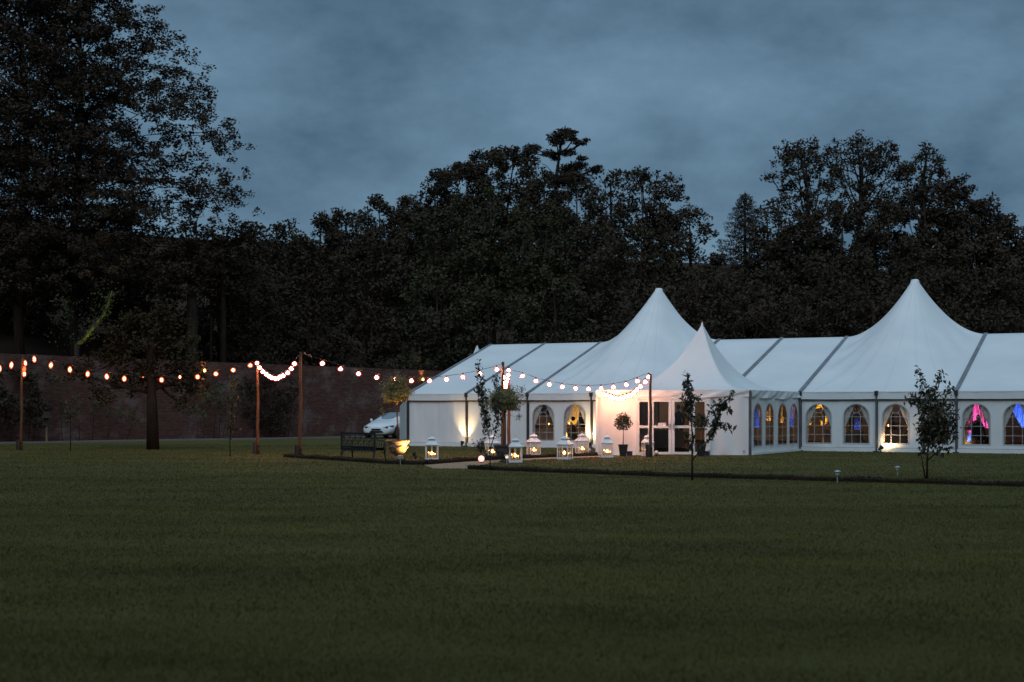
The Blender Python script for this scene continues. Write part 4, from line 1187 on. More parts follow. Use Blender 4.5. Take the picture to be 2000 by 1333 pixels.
MB().box(2.145,2.165,-0.26,0.26,0.435,0.535).build('number_plate', M['car_black'], car)
MB().lathe([(0.03,0),(0.05,0),(0.05,0.012),(0.03,0.012)], 14).build('badge', M['steel'], car).matrix_local = Matrix.Translation((2.05,0,0.685)) @ Matrix.Rotation(PI/3,4,'Y')
cf = G(733, 857.5)
hd = math.atan2(-0.955, -0.30)
car.scale = (1.0, 1.04, 1.03)
car.rotation_euler = (0,0,hd); car.location = (cf.x - 2.1*math.cos(hd), cf.y - 2.1*math.sin(hd) + 0.6, 0.006)

# ------------------------------------------------------------------ bird table by the wall, lamps on the wall
g = G(91, 863.5); t = thing('bird_table', 'small pale bird table on a post before the wall at the left', 'bird table', tuple(g))
MB().tube([g, g+Vector((0,0,0.85))], 0.055, 8).build('post', M['timber_pale'], t)
MB().box(g.x-.17,g.x+.17,g.y-.17,g.y+.17,0.85,0.9).box(g.x-.15,g.x-.11,g.y-.15,g.y-.11,0.9,1.2).box(g.x+.11,g.x+.15,g.y-.15,g.y-.11,0.9,1.2).box(g.x-.12,g.x+.12,g.y-.02,g.y+.02,0.9,1.2).build('tray', M['stake'], t)
MB().prism([(-.24,1.2),(.24,1.2),(0.02,1.52),(-.02,1.52)], g.y-.22, g.y+.22, Matrix.Translation((g.x,0,0))).build('roof', M['stake'], t)
def wall_lamp(px, py, label):
    k_ = (px-CX)/F; y = (72+25.9*0.933)/(1-0.933*k_); x = k_*y
    p = Vector((x, y, P(px, py, y).z)) + WN*0.16
    t = thing('wall_lamp', label, 'wall lamp', tuple(p), 0, 'lamps on the garden wall')
    MB().bar(p-WN*0.15, p, 0.04, 0.05).box(p.x-.06,p.x+.06,p.y-.06,p.y+.06,p.z-.10,p.z-.03).build('bracket', M['iron'], t)
    MB().lathe([(0.05,-0.03),(0.055,0.0),(0.055,0.10),(0.03,0.13)], 10, tuple(p)).build('lens', M['amber_glow'], t)
    spot('up_beam', t, p+Vector((0,0,0.14)), p-WN*0.16+Vector((0,0,0.9)), 60, (1.0,0.60,0.14), 70)
    spot('down_beam', t, p-Vector((0,0,0.11)), p-WN*0.16-Vector((0,0,1.0)), 42, (1.0,0.60,0.14), 62)
wall_lamp(397, 726, 'amber wall lamp glowing on the brick wall among the climbers')
wall_lamp(823, 743, 'amber wall lamp glowing on the brick wall near the marquee corner')

# ------------------------------------------------------------------ low box edging
def hedge(label, pts, seed, w=0.24, h=0.115, m='leaf_topiary'):
    rng = np.random.default_rng(seed)
    t = thing('box_edging', label, 'hedge', tuple(pts[0]), 0, 'low box edging')
    P_ = [];
    for a, c in zip(pts[:-1], pts[1:]):
        n = max(2, int((c-a).length/0.25))
        P_ += [a.lerp(c, k/n) for k in range(n)]
    P_.append(pts[-1]); rows = []; C = []
    for i, p in enumerate(P_):
        d = (P_[min(i+1,len(P_)-1)]-P_[max(i-1,0)]).normalized(); sd_ = Vector((-d.y, d.x, 0))
        hh = h*(1+0.12*math.sin(i*0.9)+rng.uniform(-.08,.08)); ww = w*(1+rng.uniform(-.1,.1))
        row = [p+sd_*ww*0.5, p+sd_*ww*0.52+Vector((0,0,hh*0.7)), p+sd_*ww*0.3+Vector((0,0,hh)), p-sd_*ww*0.3+Vector((0,0,hh)), p-sd_*ww*0.52+Vector((0,0,hh*0.7)), p-sd_*ww*0.5]
        rows.append(row)
        for _ in range(34):
            u_ = rng.uniform(-0.55,0.55); C.append(np.array(p+sd_*ww*u_+d*rng.uniform(-.13,.13)+Vector((0,0,hh*(1.0 if abs(u_) < .42 else rng.uniform(0.1,1.0))))))
    b = MB(); b.grid(rows); b.build('hedge_body', M['soil'], t)
    v, f = leaf_quads(np.array(C), 0.05, rng, 0.6); o = mesh_np('foliage', v, f, M[m], t)
hedge('low dark box edging running left from the path past the bench and lit urn', [G(560,893.5), G(650,899), G(760,906.5), G(832,908.5)], 71)
hedge('low dark box edging along the far side of the gravel path to the porch', [G(826,908.2), G(905,902.2), G(975,898.2), G(1060,894.2), G(1163,890.8)], 72)
hedge('low dark box edging across the front of the right hand lawn', [G(919,916.5), G(1020,921), G(1280,930.5), G(1600,939.5), G(1820,945.5), G(2060,953)], 73, 0.22, 0.10)

# ------------------------------------------------------------------ inside the marquee
def swag(label, pts, Y, m, seed, cat='drape', group='coloured drapes inside the marquee', depth=0.12):
    """cloth hanging in the tent: outline of px points (top edge then bottom edge, left to right)"""
    top_, bot = pts; rows = []; r = random.Random(seed); n = 24
    c = P(top_[0][0], top_[0][1], Y); t = thing('hanging_drape', label, cat, tuple(c), 0, group)
    def along(line, f):
        k_ = f*(len(line)-1); i = min(int(k_), len(line)-2); u_ = k_-i
        return (line[i][0]*(1-u_)+line[i+1][0]*u_, line[i][1]*(1-u_)+line[i+1][1]*u_)
    for j in range(15):
        row = []
        for k in range(n+1):
            a_, c_ = along(top_, k/n), along(bot, k/n); f = j/14
            row.append(P(a_[0]+(c_[0]-a_[0])*f, a_[1]+(c_[1]-a_[1])*f, Y + depth*math.sin(k*1.35+j*0.25) + 0.03*math.sin(k*3.3+j)))
        rows.append(row)
    b = MB(); b.grid(rows); b.build('cloth', m, t, smooth=True)
    MB().tube([rows[0][0]+Vector((0,0,0.02)), rows[0][-1]+Vector((0,0,0.02))], 0.015, 6).build('rod', M['steel'], t)
    return t
def uplight(px, Y, target, energy, color, label, angle=40):
    g = Vector(((px-CX)*Y/F, Y, 0.04))
    return floodlight(g, target, label, energy, color, angle, 0.8, group='coloured uplights inside the marquee', lens=False)
idr = M['inner_drape']
PINK, BLUE, AMB = (1.0,0.10,0.55), (0.04,0.13,1.0), (1.0,0.50,0.06)
swag('ivory drape lit hot pink inside the window right of the bushy sapling', ([(1896,770),(1918,770)],[(1900,823),(1914,818),(1925,838),(1937,834)]), 57.0, idr, 1)
uplight(1912, 56.0, P(1912,812,57.0), 250, PINK, 'pink uplight standing on the floor inside the marquee', 60)
swag('ivory drape lit deep blue inside the rightmost arched window', ([(1970,770),(2010,770)],[(1976,802),(1984,815),(1996,836),(2010,838)]), 56.5, idr, 2)
uplight(1990, 55.5, P(1992,810,56.5), 420, BLUE, 'blue uplight standing on the floor inside the marquee', 50)
swag('narrow blue lit drape low in the window right of the bushy sapling', ([(1890,818),(1896,818)],[(1890,838),(1896,838)]), 57.4, idr, 3)
uplight(1893, 56.6, P(1893,826,57.4), 60, BLUE, 'small blue uplight beside the narrow drape', 30)
swag('amber lit ceiling drape high in the window right of the porch', ([(1590,778),(1616,778)],[(1594,799),(1603,797),(1612,802)]), 60.0, idr, 4)
swag('amber lit cloth tail hanging in the window right of the porch', ([(1613,810),(1620,809)],[(1611,830),(1616,826)]), 60.2, idr, 5)
swag('amber lit cloth scrap left of centre in the window right of the porch', ([(1580,822),(1586,824)],[(1580,831),(1584,830)]), 60.2, idr, 6)
swag('small amber lit cloth knot at the middle of the window right of the porch', ([(1602,823),(1607,823)],[(1603,830),(1606,831)]), 60.2, idr, 7)
uplight(1600, 58.6, P(1603,812,60.2), 480, AMB, 'amber uplight inside the window right of the porch', 60)
swag('dim amber drape in the second window from the porch corner', ([(1656,785),(1668,785)],[(1658,860),(1666,850)]), 60.0, idr, 8)
swag('dim blue drape in the second window from the porch corner', ([(1668,815),(1682,815)],[(1668,858),(1680,856)]), 60.3, idr, 9)
uplight(1661, 59.0, P(1661,825,60.0), 45, AMB, 'weak amber uplight inside the second window from the porch', 26)
uplight(1675, 59.2, P(1675,835,60.3), 45, BLUE, 'weak blue uplight inside the second window from the porch', 28)
swag('amber lit cone of cloth in the second slim porch window', ([(1500,792),(1504,792)],[(1494,820),(1506,822)]), 60.5, idr, 10)
swag('amber lit cone of cloth in the third slim porch window', ([(1527,792),(1530,792)],[(1524,826),(1532,826)]), 60.5, idr, 11)
uplight(1514, 59.6, P(1514,812,60.5), 260, AMB, 'amber uplight behind the slim porch windows', 60)
swag('blue lit drape seen through the first slim porch window', ([(1472,800),(1484,800)],[(1474,836),(1484,836)]), 60.5, idr, 12)
swag('blue lit drape between the two right slim porch windows', ([(1536,795),(1552,795)],[(1538,832),(1550,836)]), 60.8, idr, 13)
uplight(1478, 59.6, P(1478,818,60.5), 60, BLUE, 'blue uplight behind the first slim porch window', 45)
uplight(1545, 59.8, P(1545,815,60.8), 60, BLUE, 'blue uplight behind the last slim porch window', 45)
# left windows: amber lit ceiling swag, flower ball, paper lantern, candle tables
swag('warm amber ceiling swag inside the second window left of the porch', ([(1095,770),(1150,770)],[(1102,832),(1116,824),(1122,838),(1136,800),(1146,800)]), 68.6, idr, 14)
uplight(1122, 67.7, P(1120,806,68.6), 110, AMB, 'amber uplight inside the second window left of the porch', 70)
def flower_ball(px, py, Y, r, label, seed):
    rng = np.random.default_rng(seed); c = P(px, py, Y)
    t = thing('flower_ball', label, 'hanging decoration', tuple(c))
    d = rng.normal(size=(700,3)); d /= np.linalg.norm(d, axis=1, keepdims=True)
    v, f = leaf_quads(np.array(c)+d*r*rng.uniform(0.6,1.1,size=(700,1)), 0.14, rng, 0.6)
    mesh_np('blooms', v, f, M['leaf_olive'], t)
    MB().tube([c, c+Vector((0,0,1.6))], 0.008, 5).build('cord', M['cable'], t)
flower_ball(1064, 801, 64.5, 0.26, 'amber lit ball of foliage hanging inside the first arched window', 81)
uplight(1118, 62.9, P(1064,800,64.5), 260, AMB, 'amber uplight inside the first arched window left of the porch', 40)
c = P(1119, 818, 65.0); t = thing('paper_lantern', 'dark round paper lantern silhouetted in the second arched window', 'paper lantern', tuple(c))
MB().lathe([(max(.01,0.105*math.sin(PI*k/10)), -0.10*math.cos(PI*k/10)) for k in range(11)], 14, tuple(c)).build('shade', M['cloth_dark'], t, smooth=True)
MB().tube([c+Vector((0,0,.1)), c+Vector((0,0,1.5))], 0.006, 5).build('cord', M['cable'], t)
def pendant(px, py, Y, energy, color, label):  # lamps added out of view to brighten the interior behind the glass
    c = P(px, py, Y); t = thing('fill_lamp', label, 'pendant lamp', tuple(c), 0, 'lamps added to brighten the marquee interior')
    MB().lathe([(0.05,0.14),(0.10,0.10),(0.17,-0.02),(0.18,-0.04)], 14, tuple(c), cap=False).build('shade', M['inner_drape'], t, smooth=True)
    MB().lathe([(0.01,0.05),(0.05,0.02),(0.055,-0.02),(0.01,-0.06)], 10, tuple(c)).build('bulb', M['amber_glow'], t, smooth=True)
    MB().tube([c+Vector((0,0,0.14)), c+Vector((0,0,1.2))], 0.006, 5).build('cord', M['cable'], t)
    d = bpy.data.lights.new('glow', 'POINT'); d.energy = energy; d.color = color; d.shadow_soft_size = 0.06
    o = bpy.data.objects.new('glow', d); COL.objects.link(o); o.parent = t; o.location = (0,0,-0.12)
pendant(1080, 752, 67.0, 55, (1.0,0.52,0.22), 'warm lamp added out of view to brighten the marquee above the left arched windows')
pendant(1128, 750, 69.5, 55, (1.0,0.52,0.22), 'warm lamp added out of view to brighten the marquee farther inside above the second arched window')
pendant(1330, 752, 63.5, 30, (1.0,0.55,0.25), 'warm lamp added out of view to brighten the inside behind the entrance doors')
pendant(1620, 752, 63.0, 30, (1.0,0.45,0.18), 'warm lamp added out of view to brighten the inside behind the windows right of the porch')
def make_table():
    t = local(thing('round_table', 'x', 'table', (0,0,0), 0, 'round tables inside the marquee'))
    b = MB(); rows = []
    for j in range(7):
        f = j/6; z = 0.75 - 0.70*f
        rows.append([((0.78+0.05*f+0.035*f*math.sin(k*PI/32*22))*math.cos(2*PI*k/64), (0.78+0.05*f+0.035*f*math.sin(k*PI/32*22))*math.sin(2*PI*k/64), z) for k in range(65)])
    b.grid(rows); b.build('cloth', M['linen'], t, smooth=True)
    MB().lathe([(0.78,0.745),(0.77,0.752),(0.01,0.754)], 32).build('tabletop', M['linen'], t)
    c = MB().lathe([(0.035,0.756),(0.035,0.90),(0.02,0.90)], 10).build('candle', M['wax'], t)
    MB().lathe([(0.004,0.90),(0.022,0.93),(0.003,0.99)], 8).build('flame', M['flame'], c)
    return t
tb = make_table()
for i, (px, Y, lab) in enumerate(((1072,63.5,'white clothed round table with a candle inside the first arched window'),(1112,66.5,'white clothed round table with a candle inside the second arched window'),
        (1648,58.5,'white clothed round table inside the second window from the porch corner'),(1735,57.5,'white clothed round table inside the window beside the bright floodlight'),(1866,57.6,'white clothed round table left of the pink lit drape'),(1297,58.5,'white clothed round table glimpsed through the left glazed door'))):
    o = tb if i == 0 else copy_tree(tb)
    o.location = ((px-CX)*Y/F, Y, 0.035); o['label'] = lab
def make_chair():
    t = local(thing('banquet_chair', 'x', 'chair', (0,0,0), 0, 'chairs inside the marquee'))
    MB().box(-.2,.2,-.2,.2,0.44,0.48).build('seat', M['linen'], t)
    b = MB(); b.grid([[(-.19+.38*k/6, 0.20+0.03*math.cos(k-3)*0.5+0.05*j/4, 0.5+0.42*j/4-0.02*abs(k-3)*(j==4)) for k in range(7)] for j in range(5)])
    for k in range(5): b.box(-.18+.09*k-.008,-.18+.09*k+.008,0.205,0.225,0.48,0.9)
    b.build('backrest', M['timber_pale'], t)
    for sx in (-1,1):
        for sy in (-1,1): MB().bar((sx*.18,sy*.18,0),(sx*.17,sy*.17,.44),.03,.03).build('leg', M['timber_pale'], t)
    return t
ch0 = make_chair()
for i, (px, Y, rz, lab) in enumerate(((1054,64.6,0.5,'chair tucked by the table in the first arched window'),(1086,63.9,-1.2,'chair right of the table in the first arched window'),(1126,65.6,2.2,'chair by the table in the second arched window'),
        (1757,57.2,1.0,'chair with a seated guest in the window beside the bright floodlight'),(1911,55.4,0.2,'chair with a seated guest before the pink lit drape'),(1640,57.6,0.3,'chair inside the second window from the porch corner'))):
    o = ch0 if i == 0 else copy_tree(ch0)
    o.location = ((px-CX)*Y/F, Y, 0.035); o.rotation_euler = (0,0,rz); o['label'] = lab

# guests seen through the windows
def person(label, loc, rz, seated, cloth, seed):
    r = random.Random(seed)
    t = local(thing('person', label, 'person', (0,0,0), 0, 'guests inside the marquee'))
    hip = 0.50 if seated else 0.92
    vs, es, rad = [], [], []
    def add(p, rr, parent=None):
        vs.append(p); rad.append(rr)
        if parent is not None: es.append((parent, len(vs)-1))
        return len(vs)-1
    pel = add((0,0,hip), 0.15)
    wa = add((0,0.0,hip+0.20), 0.125, pel); chs = add((0,0.01,hip+0.40), 0.15, wa); nk = add((0,0.0,hip+0.56), 0.062, chs); add((0,-0.01,hip+0.64), 0.055, nk)
    for s_ in (-1,1):
        sh = add((s_*0.17,0.01,hip+0.48), 0.065, chs)
        el = add((s_*0.24,-0.02,hip+0.21), 0.046, sh)
        wr = add((s_*0.17,-0.22 if seated else -0.10,hip+(0.10 if seated else 0.0)), 0.033, el)
        add((s_*0.14,-0.31 if seated else -0.13,hip+(0.10 if seated else -0.09)), 0.036, wr)
        hp = add((s_*0.09,0,hip-0.03), 0.10, pel)
        if seated:
            kn = add((s_*0.11,-0.43,hip+0.0), 0.072, hp); an = add((s_*0.11,-0.42,0.08), 0.045, kn)
        else:
            kn = add((s_*0.11,-0.01,0.49), 0.068, hp); an = add((s_*0.11,0.02,0.08), 0.045, kn)
        add((s_*0.12,an and vs[an][1]-0.15,0.035), 0.038, an)
    me = bpy.data.meshes.new('body'); me.from_pydata(vs, es, []); me.materials.append(cloth)
    o = bpy.data.objects.new('body', me); COL.objects.link(o); o.parent = t
    o.modifiers.new('skin', 'SKIN')
    for i, sv_ in enumerate(me.skin_vertices[0].data): sv_.radius = (rad[i], rad[i]); sv_.use_root = (i == 0)
    s2 = o.modifiers.new('sub', 'SUBSURF'); s2.levels = 2; s2.render_levels = 2
    hz_ = hip + 0.76
    hb = MB(); n = 14; rows = []
    for j in range(11):
        ph = PI*j/10; row = []
        for k in range(n+1):
            a_ = 2*PI*k/n; x = 0.074*math.sin(ph)*math.sin(a_); y = 0.095*math.sin(ph)*math.cos(a_); z = -0.118*math.cos(ph)
            if z < 0: x *= 1+z*2.2; y *= 1+z*1.2
            row.append((x, y-0.015, hz_+z))
        rows.append(row)
    hb.grid(rows); hb.lathe([(0.004,0.02),(0.014,-0.02),(0.006,-0.03)], 6, (0,-0.105,hz_+0.0))
    for s_ in (-1,1): hb.lathe([(0.004,-0.03),(0.014,-0.01),(0.014,0.015),(0.004,0.03)], 6, (s_*0.074,0.0,hz_))
    hd_ = hb.build('head', M['skin'], t, smooth=True)
    b = MB(); b.grid([[(0.082*math.sin(PI*j/12)*math.sin(a_), 0.102*math.sin(PI*j/12)*math.cos(a_)+0.004, hz_+0.012+0.122*math.cos(PI*j/12)) for a_ in np.linspace(0,2*PI,15)] for j in range(6)])
    b.grid([[(0.082*math.sin(a_)*(1-0.1*j), 0.102*math.cos(a_)*(1-.05*j)+0.004, hz_+0.04-0.035*j) for a_ in np.linspace(-1.5,1.5,11)] for j in range(4)])
    b.build('hair', M['hair'], hd_, smooth=True)
    t.location = loc; t.rotation_euler = (0,0,rz)
    return t
for px, Y, rz, seated, cl, lab, sd_ in (
    (1911,55.4,0.2,True,'cloth_dark','guest in dark clothes seated before the pink lit drape',1),
    (1757,57.2,1.0,True,'cloth_pale','guest in a pale top seated inside the window by the bright floodlight',2),
    (1744,58.6,2.6,True,'cloth_blue','guest in blue clothes seated deeper in the window by the bright floodlight',3),
    (1672,61.5,2.9,False,'cloth_blue','guest in blue clothes standing inside the second window from the porch',4),
    (1140,66.5,0.4,False,'cloth_dark','guest in dark clothes standing inside the second arched window',5),
    (1325,60.0,3.0,False,'cloth_dark','guest in dark clothes standing far behind the right glazed door',6)):
    person(lab, ((px-CX)*Y/F, Y, 0.035), rz, seated, M[cl], sd_)
# ------------------------------------------------------------------ trees
NTREE = [0]
def broadleaf(name, label, lobes, Y, m, seed, leaf=0.36, clump=0.72, cover=2.0, trunk=None, trunk_r=0.35, ybase=None, per=46, flatten=0.75, group='trees of the wood behind the garden', bark='bark', limb_share=0.3, depth=1.0, hollow=2.6, ratio=0.55):
    """lobes: (px, py, rx, ry) in frame px at distance Y; trunk: px"""
    rng = np.random.default_rng(seed); k = Y/F
    lx = float(np.mean([l[0] for l in lobes])) if trunk is None else trunk
    X = (lx-CX)*k
    zb = ybase if ybase is not None else max(0.0, hz(X, Y)) - 0.15
    base = Vector((X, Y, zb))
    t = thing(name, label, 'tree', tuple(base), 0, group)
    cent = []; b = MB()
    top_l = min(lobes, key=lambda l: l[1]); ctop = P(top_l[0], top_l[1], Y)
    mid = P(float(np.mean([l[0] for l in lobes])), float(np.mean([l[1] for l in lobes])), Y)
    tr = [base, base.lerp(Vector((base.x*0.6+mid.x*0.4, Y, mid.z)), 0.55), Vector((base.x*0.35+mid.x*0.65, Y, mid.z)), Vector((ctop.x, Y, ctop.z))]
    b.tube(tr, [trunk_r*1.15, trunk_r*0.85, trunk_r*0.6, trunk_r*0.12], 7)
    for (px, py, rx, ry) in lobes:
        c = np.array(P(px, py, Y)) + np.array([0, rng.uniform(-1,1)*rx*k*0.7*depth, 0])
        R_ = np.array([rx*k, rx*k*depth, ry*k])
        n = max(4, int(R_[0]*R_[2]/(clump*clump)*cover*1.9))
        d = rng.normal(size=(n,3)); d /= np.linalg.norm(d, axis=1, keepdims=True)
        cc = c + d*R_*(rng.uniform(0,1,size=(n,1))**(1/hollow))
        cent.append(cc)
        st = tr[2].lerp(tr[1], rng.uniform(0,0.8)) if cover < 2.6 else tr[2]; cv = Vector(c)
        jn = st.lerp(cv, 0.5) + Vector(rng.normal(size=3))*0.25
        b.tube([st, jn, cv], [trunk_r*0.34, trunk_r*0.22, trunk_r*0.12], 5)
        for q in cc[:int(n*limb_share)]:
            qv = Vector(q); b.tube([jn.lerp(cv, 0.7), cv.lerp(qv, 0.5)+Vector(rng.normal(size=3))*0.12, qv], [trunk_r*0.11, trunk_r*0.07, 0.015], 4)
    b.build('trunk', M[bark], t, smooth=True)
    cent = np.concatenate(cent)
    pts = gauss_clumps(cent, per, clump, rng, flatten)
    v, f = leaf_quads(pts, leaf, rng, ratio, flat=0.25)
    mesh_np('crown', v, f, M[m], t)
    return t

def auto_lobes(x, yt, w, yb, seed):
    r = random.Random(seed); out = []; y = yt + w*0.30
    while y < yb:
        f = min(1.0, ((y-yt)/(w*1.15)))**0.6
        half = w*f*(1 - 0.25*max(0, (y-yb+w)/w))
        n = 1 if half < w*0.45 else (2 if half < w*0.85 else 3)
        for i in range(n):
            off = 0 if n == 1 else (-1+2*i/(n-1))*half*0.62
            out.append((x+off+r.uniform(-.12,.12)*w, y+r.uniform(-.12,.12)*w, w*r.uniform(.34,.48), w*r.uniform(.28,.40)))
        y += w*0.48
    return out

# the skyline, left to right: (x, top, half width, bottom, Y, leaf material, label)
SKY = [
 (512,452,48,640,108,'leaf_dark','low dark tree beside the big left tree where the wood begins on the skyline'),
 (562,428,52,650,112,'leaf_dark','rounded dark tree, lowest dome at the left end of the wood skyline'),
 (622,414,55,640,116,'leaf_dark','rounded dark tree, second dome from the left on the wood skyline'),
 (682,404,50,640,120,'leaf','dark tree with a ragged top above the left pole of the deep swag'),
 (742,388,52,640,122,'leaf','dark tree on the rising skyline right of the two low domes'),
 (800,374,50,640,124,'leaf','dark tree on the rising skyline halfway up to the tallest crowns'),
 (856,342,52,640,126,'leaf_dark','dark tree with a stepped top just left of the tall middle crowns'),
 (912,318,56,640,128,'leaf','broad dark tree forming the left shoulder of the tallest middle crowns'),
 (985,292,62,640,130,'leaf','tall leafy tree directly left of the flat topped pine'),
 (1062,342,44,640,127,'leaf','dark dense tree hiding the lower stem of the flat topped pine'),
 (1128,336,56,640,128,'leaf','dark tree at the foot of the flat topped pine on its right'),
]
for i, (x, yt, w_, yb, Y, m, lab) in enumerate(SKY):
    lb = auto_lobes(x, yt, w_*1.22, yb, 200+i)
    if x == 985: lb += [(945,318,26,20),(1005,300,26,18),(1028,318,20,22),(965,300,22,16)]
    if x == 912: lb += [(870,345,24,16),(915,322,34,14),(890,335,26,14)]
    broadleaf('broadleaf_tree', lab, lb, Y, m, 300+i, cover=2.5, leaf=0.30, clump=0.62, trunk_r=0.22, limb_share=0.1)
# sparse whippy sapling tops and the round open crown right of the pine
broadleaf('broadleaf_tree', 'thin whippy tree with a few sparse twigs between the pine and the round crown', [(1182,350,12,22),(1196,345,12,20),(1204,335,7,10),(1186,375,22,22),(1196,400,26,26)], 126, 'leaf', 341, leaf=0.34, clump=0.5, cover=1.0, per=14, limb_share=0.9, trunk_r=0.14)
broadleaf('broadleaf_tree', 'round open crowned tree with sky showing through, right of the pine', auto_lobes(1262,330,74,560,342)+[(1215,430,40,40),(1270,450,50,40),(1310,440,40,40),(1230,500,60,40),(1290,520,60,40),(1225,355,26,26),(1290,352,28,24),(1318,372,22,24),(1250,345,26,18),(1335,410,22,30)], 124, 'leaf', 342, leaf=0.30, clump=0.58, cover=1.5, per=32, limb_share=0.4, trunk_r=0.22)
broadleaf('broadleaf_tree', 'light airy tree leaning right into the sky gap beside the spruce', [(1345,425,30,22),(1370,440,26,24),(1385,465,16,18),(1355,470,26,20),(1330,470,30,26),(1345,500,34,24),(1310,500,36,30)], 120, 'leaf', 343, leaf=0.28, clump=0.5, cover=1.2, per=26, limb_share=0.8, trunk_r=0.2)
broadleaf('broadleaf_tree', 'low dark tree filling the foot of the sky gap left of the spruce', auto_lobes(1375,512,52,640,344)+[(1405,510,20,14)], 112, 'leaf_dark', 344)
# open crowned oaks on the right
oakA = [(1535,302,24,24),(1560,288,28,20),(1590,290,20,20),(1528,332,22,24),(1560,325,30,24),(1590,330,24,26),(1540,372,26,26),(1575,380,26,28),(1610,355,20,26),(1545,415,34,30),(1590,425,34,30),(1560,465,50,36),(1530,500,50,40),(1590,500,50,40),(1622,400,24,36),(1625,345,16,24),(1508,345,14,16),(1512,400,22,26),(1572,300,30,20),(1604,318,20,20)]
oakB = [(1610,300,22,18),(1640,292,20,20),(1672,276,24,18),(1690,290,30,24),(1720,295,24,24),(1740,290,12,14),(1655,320,26,24),(1690,330,34,26),(1725,335,28,28),(1640,355,26,22),(1670,372,34,22),(1715,370,34,24),(1750,352,20,28),(1700,410,40,26),(1655,420,36,30),(1740,400,34,30),(1690,450,50,34),(1635,330,16,26),(1702,312,26,20),(1762,330,18,26),(1618,318,18,22),(1748,305,18,16)]
oakC = [(1770,330,22,26),(1796,302,22,16),(1812,296,18,14),(1832,312,18,18),(1800,330,30,24),(1838,338,20,22),(1785,365,30,28),(1825,365,36,28),(1765,400,36,30),(1850,372,26,22)]
broadleaf('oak_tree', 'tall open crowned oak, left of the right hand group, with forked limbs against the sky', oakA, 118, 'leaf', 351, leaf=0.26, clump=0.5, cover=1.25, per=30, limb_share=0.6, trunk=1592, trunk_r=0.24, flatten=0.9)
broadleaf('oak_tree', 'tallest open crowned oak of the right hand group with sky gaps under its limbs', oakB, 122, 'leaf', 352, leaf=0.26, clump=0.5, cover=1.2, per=30, limb_share=0.6, trunk=1672, trunk_r=0.26, flatten=0.9)
broadleaf('oak_tree', 'open crowned oak at the right shoulder of the right hand group', oakC, 120, 'leaf', 353, leaf=0.26, clump=0.5, cover=1.35, per=30, limb_share=0.5, trunk=1800, trunk_r=0.24, flatten=0.9)
for i, (x, yt, w_, yb, Y, m, lab) in enumerate((
 (1500,400,40,560,116,'leaf','small leafy tree squeezed between the spruce and the tall oaks'),
 (1568,418,66,600,113,'leaf_dark','dense dark tree below the leftmost open oak of the right hand group'),
 (1640,405,80,600,112,'leaf_dark','dense dark tree below the fork of the tall oaks'),
 (1738,400,74,600,112,'leaf_dark','dense dark tree below the tallest oak'),
 (1812,368,70,600,113,'leaf_dark','dense dark tree under the open oak at the right shoulder'),
 (1868,345,66,600,114,'leaf_dark','dense dark tree on the right slope of the skyline under the oaks'),
 (1922,388,66,600,113,'leaf_dark','dense dark tree lower on the right slope of the skyline'),
 (1968,438,62,600,112,'leaf_dark','dense dark tree near the right edge where the skyline drops'),
 (2015,478,50,600,111,'leaf_dark','dense dark tree cut by the right edge of the picture'))):
    broadleaf('broadleaf_tree', lab, auto_lobes(x, yt, w_*1.15, yb, 400+i), Y, m, 420+i, cover=1.5 if x == 1500 else 2.5, leaf=0.30, clump=0.62, trunk_r=0.2, limb_share=0.1)

# flat topped pine
pine = [(1040,284,17,6),(1034,297,13,6),(1072,293,13,6),(1093,268,22,9),(1103,257,16,7),(1118,258,10,5),(1086,280,14,6),(1120,270,8,4),(1132,281,14,4),(1144,276,7,3),(1108,300,16,6),(1085,303,10,5),(1130,318,16,7),(1136,312,10,4),(1112,325,22,8),(1160,333,15,6),(1168,327,8,4),(1120,345,34,10),(1095,352,30,12)]
rng = np.random.default_rng(77); Yp = 130; kp = Yp/F
bp_ = Vector(((1087-CX)*kp, Yp, hz((1087-CX)*kp, Yp)-0.1)); t = thing('pine_tree', 'flat topped pine with dark plates of needles rising above the wood', 'tree', tuple(bp_), 0, 'trees of the wood behind the garden')
b = MB(); tk = [bp_, P(1084,420,Yp), P(1086,350,Yp), P(1093,300,Yp), P(1100,262,Yp)]
b.tube(tk, [0.34,0.24,0.17,0.11,0.04], 7); C = []
for i, (px, py, rx, ry) in enumerate(pine):
    c = P(px, py+ry*0.4, Yp) + Vector((0, rng.uniform(-1.2,1.2), 0))
    j = min(range(len(tk)), key=lambda q: abs(tk[q].z-(c.z-0.6)))
    st = tk[j]; b.tube([st, st.lerp(c, .55)+Vector((0,0,-0.25)), c], [0.11,0.075,0.03], 5)
    n = int(rx*ry*4.2); d = rng.normal(size=(n,3)); d /= np.linalg.norm(d, axis=1, keepdims=True)
    C.append(np.array(c) + d*np.array([rx*kp*1.15, rx*kp*0.9, ry*kp*1.2])*rng.uniform(0.1,1.12,size=(n,1)))
for a_ in ((1040,322),(1050,316),(1065,332),(1058,340)):
    b.tube([P(1085,345,Yp), P((a_[0]+1085)/2, a_[1]+8, Yp), P(*a_, Yp)], [0.06,0.04,0.015], 4)
b.build('trunk', M['bark'], t, smooth=True)
v, f = leaf_quads(np.concatenate(C), 0.36, rng, 0.30, flat=0.4); mesh_np('crown', v, f, M['leaf_dark'], t)

